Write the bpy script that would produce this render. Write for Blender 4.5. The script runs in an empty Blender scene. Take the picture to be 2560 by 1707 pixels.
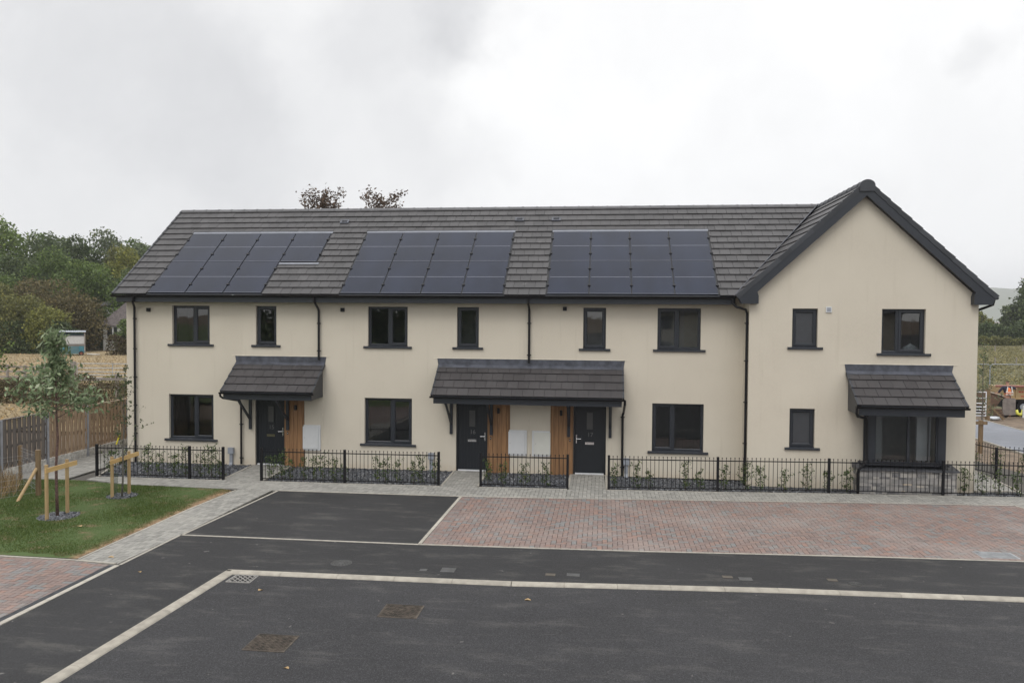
import bpy, math, random
import numpy as np
from mathutils import Vector, Matrix
R = math.radians
random.seed(7); rng = np.random.default_rng(7)
sc = bpy.context.scene
col = sc.collection

# ------------------------------------------------------------------ camera
cam_d = bpy.data.cameras.new('camera'); cam = bpy.data.objects.new('camera', cam_d); col.objects.link(cam)
cam_d.lens = 27.6277; cam_d.sensor_width = 36; cam_d.clip_end = 9000; cam_d.clip_start = 0.1
_r = Vector((0.99316666, 0.11670465, 0)); _u = Vector((-0.00364733, 0.03103913, 0.99951152)); _f = Vector((-0.11664764, 0.99268152, -0.03125269))
_ro = 0.0068085
cx_ = _r*math.cos(_ro) + _u*math.sin(_ro); cy_ = _u*math.cos(_ro) - _r*math.sin(_ro); cz_ = -_f
m = Matrix((cx_, cy_, cz_)).transposed().to_4x4(); m.translation = Vector((0, -22.1591, 4.4291))
cam.matrix_world = m; sc.camera = cam

# ------------------------------------------------------------------ world: overcast sky
SUN_EL, SUN_AZ = R(52), R(200)      # azimuth measured from +Y clockwise; sun behind the camera, a bit right
world = bpy.data.worlds.new("World"); sc.world = world; world.use_nodes = True
nt = world.node_tree; nt.nodes.clear()
def N(nt, t, **k):
    n = nt.nodes.new(t)
    for a, b in k.items():
        if a == 'ins':
            for i, v in b.items(): n.inputs[i].default_value = v
        else: setattr(n, a, b)
    return n
out = N(nt, 'ShaderNodeOutputWorld')
sky = N(nt, 'ShaderNodeTexSky', sky_type='NISHITA', sun_disc=False, sun_elevation=SUN_EL, sun_rotation=SUN_AZ)
bg1 = N(nt, 'ShaderNodeBackground', ins={1: 0.07}); nt.links.new(sky.outputs[0], bg1.inputs[0])
tc = N(nt, 'ShaderNodeTexCoord')
def mth(nt, op, a, b=None, c=None, clamp=False):
    n = nt.nodes.new('ShaderNodeMath'); n.operation = op; n.use_clamp = clamp
    for i, v in enumerate((a, b, c)):
        if v is None: continue
        if isinstance(v, (int, float)): n.inputs[i].default_value = v
        else: nt.links.new(v, n.inputs[i])
    return n.outputs[0]
def mrange(nt, v, a, b, c=0., d=1., smooth=True):
    n = nt.nodes.new('ShaderNodeMapRange'); n.interpolation_type = 'SMOOTHSTEP' if smooth else 'LINEAR'
    nt.links.new(v, n.inputs[0])
    for i, x in zip((1, 2, 3, 4), (a, b, c, d)): n.inputs[i].default_value = x
    return n.outputs[0]
# noise-warped direction
nz = N(nt, 'ShaderNodeTexNoise', ins={'Scale': 5.5, 'Detail': 5., 'Roughness': .55}); nt.links.new(tc.outputs['Generated'], nz.inputs['Vector'])
sub = N(nt, 'ShaderNodeVectorMath', operation='SUBTRACT'); nt.links.new(nz.outputs['Color'], sub.inputs[0]); sub.inputs[1].default_value = (.5, .5, .5)
scl = N(nt, 'ShaderNodeVectorMath', operation='SCALE'); nt.links.new(sub.outputs[0], scl.inputs[0]); scl.inputs['Scale'].default_value = .26
wd = N(nt, 'ShaderNodeVectorMath', operation='ADD'); nt.links.new(tc.outputs['Generated'], wd.inputs[0]); nt.links.new(scl.outputs[0], wd.inputs[1])
sep = N(nt, 'ShaderNodeSeparateXYZ'); nt.links.new(tc.outputs['Generated'], sep.inputs[0])
sepw = N(nt, 'ShaderNodeSeparateXYZ'); nt.links.new(wd.outputs[0], sepw.inputs[0])
base = mrange(nt, sepw.outputs[0], -.60, .0, .80, .95)          # greyer to the left, white to the right
dark = None
for d, rad, amt in (((-.571, .773, .279), .16, .02), ((-.489, .838, .241), .17, .07), ((-.42, .88, .19), .15, .075), ((-.60, .74, .33), .12, .03), ((-.25, .905, .345), .16, .13),
                    ((-.17, .92, .36), .10, .15), ((-.27, .93, .25), .12, .04), ((.385, .882, .27), .045, .10), ((.28, .943, .165), .07, .05), ((-.20, .957, .205), .09, .06), ((.16, .97, .20), .09, .02)):
    ds = N(nt, 'ShaderNodeVectorMath', operation='DISTANCE'); nt.links.new(wd.outputs[0], ds.inputs[0]); ds.inputs[1].default_value = d
    v = mrange(nt, ds.outputs['Value'], rad, rad*.15, 0, amt)
    dark = v if dark is None else mth(nt, 'ADD', dark, v)
nz2 = N(nt, 'ShaderNodeTexNoise', ins={'Scale': 3.2, 'Detail': 6., 'Roughness': .6}); nt.links.new(wd.outputs[0], nz2.inputs['Vector'])
streak = mrange(nt, nz2.outputs[0], .35, .7, .045, -.03)
val = mth(nt, 'SUBTRACT', base, dark)
val = mth(nt, 'ADD', val, streak)
zen = mrange(nt, sep.outputs[2], .42, .92, 1., 1.75)              # an overcast sky is brighter overhead
val = mth(nt, 'MULTIPLY', val, zen)
low = mrange(nt, sep.outputs[2], -.02, -.25, 1., .25)
hzn = mrange(nt, sep.outputs[2], .16, .0, 1., 1.10)
val = mth(nt, 'MULTIPLY', val, hzn)
val = mth(nt, 'MULTIPLY', val, low)
tint = N(nt, 'ShaderNodeMix', data_type='RGBA'); tint.inputs[0].default_value = 1
ti = mrange(nt, val, .6, .95)
nt.links.new(ti, tint.inputs[0]); tint.inputs[6].default_value = (.985, .99, 1.01, 1); tint.inputs[7].default_value = (1, 1, 1.0, 1)
bg2 = N(nt, 'ShaderNodeBackground'); nt.links.new(tint.outputs[2], bg2.inputs[0]); nt.links.new(val, bg2.inputs[1])
mx = N(nt, 'ShaderNodeMixShader', ins={0: .95}); nt.links.new(bg1.outputs[0], mx.inputs[1]); nt.links.new(bg2.outputs[0], mx.inputs[2])
nt.links.new(mx.outputs[0], out.inputs[0])

sun_d = bpy.data.lights.new('sun', 'SUN'); sun_d.energy = 0.9; sun_d.angle = R(30); sun_d.color = (1, .96, .9)
sun = bpy.data.objects.new('sun', sun_d); col.objects.link(sun)
sdir = Vector((math.sin(SUN_AZ)*math.cos(SUN_EL), math.cos(SUN_AZ)*math.cos(SUN_EL), math.sin(SUN_EL)))
sun.rotation_euler = sdir.to_track_quat('Z', 'Y').to_euler()
sc.view_settings.view_transform = 'Standard'; sc.view_settings.look = 'None'; sc.view_settings.gamma = 1; sc.view_settings.exposure = 0.2
sc.cycles.max_bounces = 8; sc.cycles.transparent_max_bounces = 16

# ------------------------------------------------------------------ materials
def new_mat(name):
    m = bpy.data.materials.new(name); m.use_nodes = True; nt = m.node_tree
    b = nt.nodes['Principled BSDF']; return m, nt, b
def lk(nt, a, b): nt.links.new(a, b)
def mixc(nt, fac, c1, c2, blend='MIX'):
    n = nt.nodes.new('ShaderNodeMix'); n.data_type = 'RGBA'; n.blend_type = blend
    if isinstance(fac, (int, float)): n.inputs[0].default_value = fac
    else: lk(nt, fac, n.inputs[0])
    for i, c in ((6, c1), (7, c2)):
        if isinstance(c, tuple): n.inputs[i].default_value = (*c[:3], 1)
        else: lk(nt, c, n.inputs[i])
    return n.outputs[2]
def noise(nt, scale, detail=4., rough=.55, vec=None, stretch=None):
    n = nt.nodes.new('ShaderNodeTexNoise'); n.inputs['Scale'].default_value = scale; n.inputs['Detail'].default_value = detail; n.inputs['Roughness'].default_value = rough
    if vec is None: vec = nt.nodes.new('ShaderNodeNewGeometry').outputs['Position']
    if stretch:
        mp = nt.nodes.new('ShaderNodeMapping'); mp.inputs['Scale'].default_value = stretch; lk(nt, vec, mp.inputs[0]); vec = mp.outputs[0]
    lk(nt, vec, n.inputs['Vector']); return n.outputs[0]
def bump(nt, b, h, strength=.3, dist=.01):
    n = nt.nodes.new('ShaderNodeBump'); n.inputs['Strength'].default_value = strength; n.inputs['Distance'].default_value = dist
    lk(nt, h, n.inputs['Height']); lk(nt, n.outputs[0], b.inputs['Normal'])
def island(nt): return nt.nodes.new('ShaderNodeNewGeometry').outputs['Random Per Island']
def ramp(nt, fac, stops, const=False):
    n = nt.nodes.new('ShaderNodeValToRGB'); lk(nt, fac, n.inputs[0]); e = n.color_ramp.elements
    if const: n.color_ramp.interpolation = 'CONSTANT'
    while len(e) < len(stops): e.new(.5)
    for k, (p, c) in zip(e, stops): k.position = p; k.color = (*c, 1)
    return n.outputs[0]
def simple(name, c, rough=.5, var=.12, scale=6., metal=0., bmp=0., bs=80., isl=0., spec=.5):
    m, nt, b = new_mat(name); b.inputs['Roughness'].default_value = rough; b.inputs['Metallic'].default_value = metal
    b.inputs['Specular IOR Level'].default_value = spec
    n = noise(nt, scale); f = mrange(nt, n, .3, .7, 1-var, 1+var)
    if isl: f = mth(nt, 'MULTIPLY', f, mrange(nt, island(nt), 0, 1, 1-isl, 1+isl, False))
    g = nt.nodes.new('ShaderNodeVectorMath'); g.operation = 'SCALE'; g.inputs[0].default_value = c; lk(nt, f, g.inputs['Scale'])
    lk(nt, g.outputs[0], b.inputs['Base Color'])
    if bmp: bump(nt, b, noise(nt, bs), bmp)
    return m
M = {}
# cream render
m, nt, b = new_mat('cream_render'); b.inputs['Roughness'].default_value = .92; b.inputs['Specular IOR Level'].default_value = .2
c = mixc(nt, mrange(nt, noise(nt, .7, 3), .3, .7), (.565, .515, .432), (.61, .56, .472))
c = mixc(nt, mrange(nt, noise(nt, 26, 3), .35, .65, 0, .5), c, (.61, .56, .47))
pz = nt.nodes.new('ShaderNodeSeparateXYZ'); lk(nt, nt.nodes.new('ShaderNodeNewGeometry').outputs['Position'], pz.inputs[0])
spl = mth(nt, 'MULTIPLY', mrange(nt, pz.outputs[2], .30, -.02), mrange(nt, noise(nt, 9, 4), .35, .65, .25, .9))
c = mixc(nt, mth(nt, 'MULTIPLY', spl, .35), c, (.50, .38, .25))
stk = mth(nt, 'MULTIPLY', mrange(nt, noise(nt, 1., 4, .6, stretch=(7, 1, .45)), .56, .74), .16)
c = mixc(nt, stk, c, (.42, .37, .29)); lk(nt, c, b.inputs['Base Color'])
h = mth(nt, 'ADD', noise(nt, 90, 3), mth(nt, 'MULTIPLY', noise(nt, 230, 2), .6)); bump(nt, b, h, .45, .006); M['render'] = m
M['anth'] = simple('anthracite_plastic', (.022, .026, .034), .38, .06)
M['door'] = simple('anthracite_door', (.010, .013, .018), .42, .06, bmp=.1, bs=200)
M['black'] = simple('black_plastic', (.008, .008, .010), .42, .06, spec=.3)
M['blackmetal'] = simple('black_metal', (.008, .008, .010), .5, .1, spec=.25)
M['white'] = simple('white_plastic', (.60, .61, .62), .35, .02)
M['cream_pl'] = simple('cream_plastic', (.60, .60, .555), .4, .02)
M['greypl'] = simple('grey_plastic', (.27, .29, .33), .45, .06)
M['chrome'] = simple('polished_metal', (.72, .72, .73), .22, .03, metal=.9)
M['thresh'] = simple('threshold_metal', (.70, .71, .74), .35, .03)
M['lead'] = simple('lead_flashing', (.065, .070, .088), .42, .35, 5, bmp=.35, bs=14)
M['conc'] = simple('concrete_edging', (.37, .345, .30), .85, .13, 9, bmp=.2, isl=.1)
M['kerb'] = simple('concrete_kerb', (.33, .305, .26), .9, .16, 5, bmp=.25, isl=.07)
M['sill'] = simple('slate_coping', (.055, .058, .066), .55, .2, 8, bmp=.2, bs=30)
M['int'] = simple('painted_plaster', (.62, .62, .61), .8, .04)
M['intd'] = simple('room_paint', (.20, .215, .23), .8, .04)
M['intfloor'] = simple('floor_screed', (.12, .11, .10), .8, .2)
M['dooriw'] = simple('white_door_paint', (.62, .63, .66), .5, .03)
# roof tiles
def tile_mat(name, lo, hi, rg=.55):
    m, nt, b = new_mat(name); b.inputs['Roughness'].default_value = rg
    c = mixc(nt, mrange(nt, island(nt), 0, 1, .05, .95, False), lo, hi)
    c = mixc(nt, mrange(nt, noise(nt, 1.1, 5), .45, .75, 0, .45), c, tuple(x*1.35 for x in hi))
    c = mixc(nt, mrange(nt, noise(nt, 3.3, 6, .7), .62, .72, 0, .3), c, (.20, .19, .185))
    lk(nt, c, b.inputs['Base Color']); bump(nt, b, noise(nt, 160, 3), .2, .004); return m
M['tile'] = tile_mat('roof_tile_grey_brown', (.040, .038, .0395), (.060, .057, .059))
M['tile2'] = tile_mat('porch_tile_grey_brown', (.042, .038, .040), (.056, .052, .054))
M['ridge'] = simple('ridge_tile', (.105, .105, .112), .5, .15, 6, isl=.12)  # paler than the roof tiles: reflected sky put into the base colour
M['verge'] = simple('verge_unit', (.036, .039, .046), .5, .1, 6, isl=.3)
# solar glass
m, nt, b = new_mat('solar_glass'); b.inputs['Roughness'].default_value = .16; b.inputs['Specular IOR Level'].default_value = .5
c = mixc(nt, mrange(nt, noise(nt, .9, 3, .5, stretch=(1.6, .6, .6)), .35, .7), (.004, .005, .012), (.009, .012, .026))
c = mixc(nt, mth(nt, 'MULTIPLY', island(nt), .3), c, (.012, .013, .020)); b.inputs['Specular Tint'].default_value = (.20, .27, .44, 1); lk(nt, c, b.inputs['Base Color'])
b.inputs['Roughness'].default_value = .15
M['solar'] = m
M['silverline'] = simple('silver_line', (.17, .18, .22), .4, .05)
M['alu'] = simple('grey_metal_flashing', (.16, .17, .20), .4, .1)
# timber
def wood(name, c1, c2, sx=(18, 18, 1.2), isl=.25, rough=.6):
    m, nt, b = new_mat(name); b.inputs['Roughness'].default_value = rough
    n = noise(nt, 1.6, 5, .6, stretch=sx); c = mixc(nt, mrange(nt, n, .35, .65), c1, c2)
    c = mixc(nt, mth(nt, 'MULTIPLY', island(nt), isl), c, tuple(x*.55 for x in c1)); lk(nt, c, b.inputs['Base Color'])
    bump(nt, b, noise(nt, 1, 4, stretch=(60, 60, 6)), .25, .004); return m
M['cedar'] = wood('cedar_cladding', (.235, .120, .052), (.33, .18, .082), isl=.3)
M['fencewood'] = wood('fence_timber', (.31, .215, .14), (.42, .31, .21), isl=.5)
M['fencegrey'] = wood('weathered_fence_timber', (.115, .10, .092), (.175, .155, .14), isl=.4)
M['stake'] = wood('stake_timber', (.36, .245, .12), (.46, .33, .17), isl=.2)
M['stakebar'] = wood('crossbar_timber', (.50, .32, .13), (.60, .41, .18), sx=(2, 2, 18), isl=.05)
M['postwood'] = wood('post_timber', (.16, .105, .055), (.24, .165, .09))
M['oldrail'] = wood('old_rail_timber', (.22, .19, .17), (.33, .30, .27), sx=(1.2, 1.2, 18))
M['hutblue'] = wood('faded_blue_boards', (.06, .16, .20), (.14, .25, .28), sx=(1, 1, 12), isl=.3)
M['brownbody'] = wood('brown_boards', (.13, .08, .055), (.20, .13, .09), sx=(1, 1, 8))
M['tanpaint'] = simple('tan_paint', (.36, .255, .13), .5, .12)
M['redpaint'] = simple('red_paint', (.35, .045, .03), .5, .1)
M['rustpipe'] = simple('rust_red_pipe', (.25, .10, .075), .5, .12)
# asphalt
def asphalt(name, base, dust, speck=.4, sc_=1., k=1., rib=0):
    m, nt, b = new_mat(name); b.inputs['Roughness'].default_value = .78; b.inputs['Specular IOR Level'].default_value = .35
    c = mixc(nt, mrange(nt, noise(nt, .35*sc_, 5, .6), .35, .7), tuple(x*.88 for x in base), tuple(x*1.16 for x in base))
    c = mixc(nt, mth(nt, 'MULTIPLY', mrange(nt, noise(nt, 1., 6, .68, stretch=(.9, 2.6, 1)), .50, .70), .26*k), c, dust)
    c = mixc(nt, mth(nt, 'MULTIPLY', mrange(nt, noise(nt, 3., 6, .7, stretch=(.35, 3.2, 1)), .58, .70), .24*k), c, dust)
    vo = nt.nodes.new('ShaderNodeTexVoronoi'); vo.inputs['Scale'].default_value = 95; lk(nt, nt.nodes.new('ShaderNodeNewGeometry').outputs['Position'], vo.inputs['Vector'])
    sp = nt.nodes.new('ShaderNodeSeparateColor'); lk(nt, vo.outputs['Color'], sp.inputs[0])
    c = mixc(nt, mrange(nt, sp.outputs[0], .70, 1., 0, speck), c, tuple(x*2.4 for x in base))
    c = mixc(nt, mrange(nt, sp.outputs[1], .6, 1., 0, speck), c, tuple(x*.35 for x in base))
    spots = mth(nt, 'MULTIPLY', mrange(nt, noise(nt, 5.5, 2), .735, .76), .55)
    c = mixc(nt, spots, c, (.22, .21, .20))
    lk(nt, c, b.inputs['Base Color']); bump(nt, b, noise(nt, 150, 2), .55, .008); return m
M['road'] = asphalt('road_asphalt', (.032, .032, .0345), (.12, .115, .11), .8, k=1.5)
M['foot'] = asphalt('footway_asphalt', (.026, .026, .0275), (.115, .11, .10), .5, 1.3, 1.8)
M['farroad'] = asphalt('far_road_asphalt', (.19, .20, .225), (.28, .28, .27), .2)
# pavers
def paver(name, stops, dust, dk, joint=.0):
    m, nt, b = new_mat(name); b.inputs['Roughness'].default_value = .85
    c = ramp(nt, island(nt), stops)
    c = mixc(nt, mrange(nt, noise(nt, .55, 5, .6), .42, .72, 0, dk), c, dust)
    c = mixc(nt, mrange(nt, noise(nt, 14, 4, .6), .4, .75, 0, .35), c, dust)
    lk(nt, c, b.inputs['Base Color']); bump(nt, b, noise(nt, 120, 3), .3, .005); return m
M['brick'] = paver('red_block_paving', [(0, (.135, .115, .11)), (.14, (.225, .150, .125)), (.3, (.165, .125, .115)), (.45, (.215, .150, .13)), (.58, (.185, .142, .132)), (.68, (.25, .148, .115)), (.76, (.18, .165, .155)), (.88, (.165, .170, .172)), (1., (.225, .155, .135))], (.285, .245, .225), .6)
M['pav'] = paver('grey_block_paving', [(0, (.20, .195, .18)), (.5, (.255, .25, .23)), (1, (.31, .30, .275))], (.35, .335, .305), .45)
M['joint'] = simple('joint_sand', (.085, .078, .068), .95, .2, 20)
M['soil'] = simple('soil', (.16, .12, .085), .95, .3, 3, bmp=.8, bs=25)
m, nt, b = new_mat('slate_gravel'); b.inputs['Roughness'].default_value = .55
vo = nt.nodes.new('ShaderNodeTexVoronoi'); vo.inputs['Scale'].default_value = 28; lk(nt, nt.nodes.new('ShaderNodeNewGeometry').outputs['Position'], vo.inputs['Vector'])
sp = nt.nodes.new('ShaderNodeSeparateColor'); lk(nt, vo.outputs['Color'], sp.inputs[0])
lk(nt, ramp(nt, sp.outputs[0], [(0, (.04, .043, .050)), (.6, (.10, .106, .12)), (1, (.17, .18, .20))]), b.inputs['Base Color']); bump(nt, b, vo.outputs['Distance'], 1., .02); M['gravel'] = m
m, nt, b = new_mat('slate_chips'); b.inputs['Roughness'].default_value = .5
lk(nt, ramp(nt, island(nt), [(0, (.032, .035, .042)), (.5, (.095, .102, .118)), (.9, (.18, .19, .21)), (1, (.38, .38, .38))]), b.inputs['Base Color']); M['chips'] = m
# stone
m, nt, b = new_mat('grey_stone'); b.inputs['Roughness'].default_value = .85
c = ramp(nt, island(nt), [(0, (.12, .12, .125)), (.35, (.22, .215, .21)), (.7, (.32, .305, .29)), (.93, (.40, .38, .35)), (1, (.52, .43, .32))])
c = mixc(nt, mrange(nt, noise(nt, 16, 5, .65), .4, .7, 0, .5), c, (.32, .31, .31)); lk(nt, c, b.inputs['Base Color']); bump(nt, b, noise(nt, 30, 5), .7, .02); M['stone'] = m
# rough white gravel board
m, nt, b = new_mat('rock_face_concrete'); b.inputs['Roughness'].default_value = .9
lk(nt, mixc(nt, mrange(nt, noise(nt, 9, 5, .65), .35, .65), (.42, .41, .385), (.66, .64, .60)), b.inputs['Base Color']); bump(nt, b, noise(nt, 14, 5), 1., .04); M['rock'] = m
M['concpost'] = simple('concrete_post', (.30, .31, .34), .8, .1)
# glass
m = bpy.data.materials.new('window_glass'); m.use_nodes = True; nt = m.node_tree; nt.nodes.clear()
o_ = N(nt, 'ShaderNodeOutputMaterial'); tr = N(nt, 'ShaderNodeBsdfTransparent'); tr.inputs[0].default_value = (.80, .84, .84, 1)
gl = N(nt, 'ShaderNodeBsdfGlossy'); gl.inputs['Roughness'].default_value = .015; fr = N(nt, 'ShaderNodeFresnel'); fr.inputs[0].default_value = 1.52
f2 = mth(nt, 'MULTIPLY', fr.outputs[0], 2.6, clamp=True)
bp = N(nt, 'ShaderNodeBump', ins={'Strength': .35, 'Distance': .004}); lk(nt, noise(nt, 1.6, 2), bp.inputs['Height']); lk(nt, bp.outputs[0], gl.inputs['Normal'])
ms = N(nt, 'ShaderNodeMixShader'); lk(nt, f2, ms.inputs[0]); lk(nt, tr.outputs[0], ms.inputs[1]); lk(nt, gl.outputs[0], ms.inputs[2]); lk(nt, ms.outputs[0], o_.inputs[0]); M['glass'] = m
M['obscure'] = simple('obscured_glass', (.055, .058, .065), .3, .05)
M['obscure2'] = simple('door_obscured_glass', (.075, .075, .075), .3, .08)
# leaves
def leaf(name, stops, trans=.35, rough=.55):
    m, nt, b = new_mat(name); b.inputs['Roughness'].default_value = rough; b.inputs['Specular IOR Level'].default_value = .3
    c = ramp(nt, island(nt), stops); lk(nt, c, b.inputs['Base Color'])
    t = N(nt, 'ShaderNodeBsdfTranslucent'); lk(nt, c, t.inputs[0]); mx = N(nt, 'ShaderNodeMixShader', ins={0: trans})
    lk(nt, b.outputs[0], mx.inputs[1]); lk(nt, t.outputs[0], mx.inputs[2]); lk(nt, mx.outputs[0], nt.nodes['Material Output'].inputs[0]); return m
def lf3(name, c, tr=.35, s=.45):
    return leaf(name, [(0, tuple(x*(1-s) for x in c)), (.5, c), (.85, tuple(x*(1+s) for x in c)), (1, (c[0]*1.9, c[1]*1.7, c[2]*1.3))], tr)
M['lf_dark'] = lf3('leaf_dark_green', (.085, .115, .050))
M['lf_mid'] = lf3('leaf_mid_green', (.105, .152, .046))
M['lf_bright'] = lf3('leaf_bright_green', (.150, .210, .062))
M['lf_olive'] = lf3('leaf_olive', (.150, .155, .056))
M['lf_yellow'] = lf3('leaf_yellow_green', (.185, .195, .055))
M['lf_brown'] = lf3('leaf_russet', (.135, .115, .055))
M['lf_grey'] = lf3('leaf_grey_green', (.125, .155, .085))
M['lf_cherry'] = leaf('leaf_cherry', [(0, (.08, .115, .06)), (.4, (.15, .20, .10)), (.75, (.25, .32, .18)), (.93, (.36, .43, .26)), (1, (.52, .56, .40))], .3, .4)
M['lf_hedge'] = leaf('leaf_hedge_plant', [(0, (.035, .06, .018)), (.5, (.06, .10, .028)), (.85, (.10, .15, .04)), (1, (.22, .25, .06))], .2, .4)
M['lf_beech'] = lf3('leaf_copper', (.095, .066, .048), .25, .4)
M['lf_bramble'] = leaf('leaf_bramble', [(0, (.06, .040, .026)), (.45, (.095, .070, .042)), (.75, (.085, .088, .038)), (1, (.18, .15, .065))], .3)
M['lf_dead'] = lf3('dry_stalks', (.26, .19, .11), .2)
M['bark'] = simple('bark', (.10, .075, .055), .9, .35, 20, bmp=.5, bs=40)
M['bark_red'] = simple('cherry_bark', (.105, .060, .050), .6, .45, 30, bmp=.4, bs=60)
M['bark_grey'] = simple('grey_bark', (.12, .11, .095), .8, .3, 20, bmp=.4)
# grass
m, nt, b = new_mat('grass_blades'); b.inputs['Roughness'].default_value = .6; b.inputs['Specular IOR Level'].default_value = .25
c = ramp(nt, island(nt), [(0, (.050, .082, .018)), (.6, (.088, .130, .030)), (1, (.155, .19, .055))])
br = mrange(nt, noise(nt, 1.7, 4, .6), .62, .72, 0, .75); px_ = nt.nodes.new('ShaderNodeSeparateXYZ'); lk(nt, nt.nodes.new('ShaderNodeNewGeometry').outputs['Position'], px_.inputs[0]); ed = mth(nt, 'MULTIPLY', mrange(nt, px_.outputs[0], -9.8, -9.45), mrange(nt, noise(nt, 3.2, 5, .65), .42, .58, .1, .95)); ed2 = mth(nt, 'MULTIPLY', mrange(nt, px_.outputs[1], -8.75, -9.02), .8); br = mth(nt, 'MAXIMUM', br, mth(nt, 'MAXIMUM', ed, ed2)); c = mixc(nt, br, c, (.21, .15, .085))
t = N(nt, 'ShaderNodeBsdfTranslucent'); lk(nt, c, t.inputs[0]); lk(nt, c, b.inputs['Base Color']); mx_ = N(nt, 'ShaderNodeMixShader', ins={0: .3})
lk(nt, b.outputs[0], mx_.inputs[1]); lk(nt, t.outputs[0], mx_.inputs[2]); lk(nt, mx_.outputs[0], nt.nodes['Material Output'].inputs[0]); M['grass'] = m
m, nt, b = new_mat('turf'); b.inputs['Roughness'].default_value = .95
c = mixc(nt, mrange(nt, noise(nt, 2.2, 5, .6), .5, .68), (.07, .11, .03), (.17, .13, .07)); px_ = nt.nodes.new('ShaderNodeSeparateXYZ'); lk(nt, nt.nodes.new('ShaderNodeNewGeometry').outputs['Position'], px_.inputs[0]); c = mixc(nt, mrange(nt, px_.outputs[0], -9.75, -9.45), c, mixc(nt, mrange(nt, noise(nt, 9, 5, .65), .35, .65), (.16, .10, .055), (.33, .22, .125))); lk(nt, c, b.inputs['Base Color']); bump(nt, b, noise(nt, 60, 4), .8, .02); M['turf'] = m
def fieldm(name, a, b_, c_):
    m, nt, b = new_mat(name); b.inputs['Roughness'].default_value = .95
    c = mixc(nt, mrange(nt, noise(nt, .5, 6, .65, stretch=(.5, 1.6, 1)), .35, .65), a, b_)
    c = mixc(nt, mrange(nt, noise(nt, 2.2, 6, .7, stretch=(.6, 2, 1)), .5, .7, 0, .8), c, c_)
    lk(nt, c, b.inputs['Base Color']); bump(nt, b, noise(nt, 5, 6, .7), 1., .15); return m
M['dry'] = fieldm('dry_grass_field', (.35, .265, .155), (.275, .21, .115), (.20, .165, .085))
M['pasture'] = fieldm('pasture_grass', (.165, .145, .075), (.100, .105, .048), (.22, .17, .10))
M['tuft'] = lf3('pasture_tufts', (.20, .185, .09), .3, .18)
M['straw'] = lf3('straw_tufts', (.31, .24, .14), .3, .18)

# ------------------------------------------------------------------ mesh builder
BASE = {}
class MB:
    def __init__(s): s.v = []; s.f = []
    def add(s, verts, faces):
        n = len(s.v); s.v += [tuple(v) for v in verts]; s.f += [tuple(i+n for i in f) for f in faces]; return s
    def box(s, x0, x1, y0, y1, z0, z1):
        x0, x1 = min(x0, x1), max(x0, x1); y0, y1 = min(y0, y1), max(y0, y1); z0, z1 = min(z0, z1), max(z0, z1)
        return s.add([(x0, y0, z0), (x1, y0, z0), (x1, y1, z0), (x0, y1, z0), (x0, y0, z1), (x1, y0, z1), (x1, y1, z1), (x0, y1, z1)],
                     [(0, 3, 2, 1), (4, 5, 6, 7), (0, 1, 5, 4), (1, 2, 6, 5), (2, 3, 7, 6), (3, 0, 4, 7)])
    def prism(s, poly, vec):
        n = len(poly); v = Vector(vec); P = [Vector(p) for p in poly]
        f = [tuple(range(n))[::-1], tuple(range(n, 2*n))] + [(i, (i+1) % n, n+(i+1) % n, n+i) for i in range(n)]
        return s.add(P+[p+v for p in P], f)
    def bar(s, p, q, w, h, up=(0, 0, 1)):
        p, q = Vector(p), Vector(q); d = (q-p).normalized(); u = Vector(up); a = d.cross(u)
        if a.length < 1e-4: a = d.cross(Vector((0, 1, 0)))
        a.normalize(); b = a.cross(d).normalized(); a *= w/2; b *= h/2
        return s.prism([p-a-b, p+a-b, p+a+b, p-a+b], q-p)
    def tube(s, pts, r, n=10, r1=None, caps=True):
        pts = [Vector(p) for p in pts]; k = len(pts); rings = []
        prev = None
        for i, p in enumerate(pts):
            d = ((pts[min(i+1, k-1)]-p).normalized() + (p-pts[max(i-1, 0)]).normalized()).normalized() if 0 < i < k-1 else (pts[min(i+1, k-1)]-pts[max(i-1, 0)]).normalized()
            if prev is None:
                a = d.cross(Vector((0, 0, 1)));
                if a.length < 1e-3: a = d.cross(Vector((0, 1, 0)))
            else: a = prev - d*prev.dot(d)
            a.normalize(); prev = a; b = d.cross(a)
            rr = r if r1 is None else r+(r1-r)*i/(k-1)
            rings.append([p+(a*math.cos(t)+b*math.sin(t))*rr for t in [2*math.pi*j/n for j in range(n)]])
        V = [v for g in rings for v in g]; F = []
        for i in range(k-1):
            for j in range(n): F.append((i*n+j, i*n+(j+1) % n, (i+1)*n+(j+1) % n, (i+1)*n+j))
        if caps: F += [tuple(range(n))[::-1], tuple(range((k-1)*n, k*n))]
        return s.add(V, F)
    def build(s, name, mat, parent=None, smooth=False):
        me = bpy.data.meshes.new(name)
        b = Vector((0, 0, 0)) if parent is None else BASE[parent]
        me.from_pydata([(v[0]-b.x, v[1]-b.y, v[2]-b.z) for v in s.v], [], s.f); me.materials.append(mat)
        if smooth: me.polygons.foreach_set('use_smooth', [True]*len(me.polygons))
        me.update(); o = bpy.data.objects.new(name, me); col.objects.link(o)
        if parent is not None: o.parent = parent
        BASE[o] = b; return o
def tag(o, label=None, cat=None, group=None, kind=None):
    if label: o['label'] = label
    if cat: o['category'] = cat
    if group: o['group'] = group
    if kind: o['kind'] = kind
    return o
def empty(name, loc, label, cat, group=None):
    o = bpy.data.objects.new(name, None); col.objects.link(o); o.location = loc; o.empty_display_size = .2; BASE[o] = Vector(loc); return tag(o, label, cat, group)
def struct(o): o['kind'] = 'structure'; return o
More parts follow.
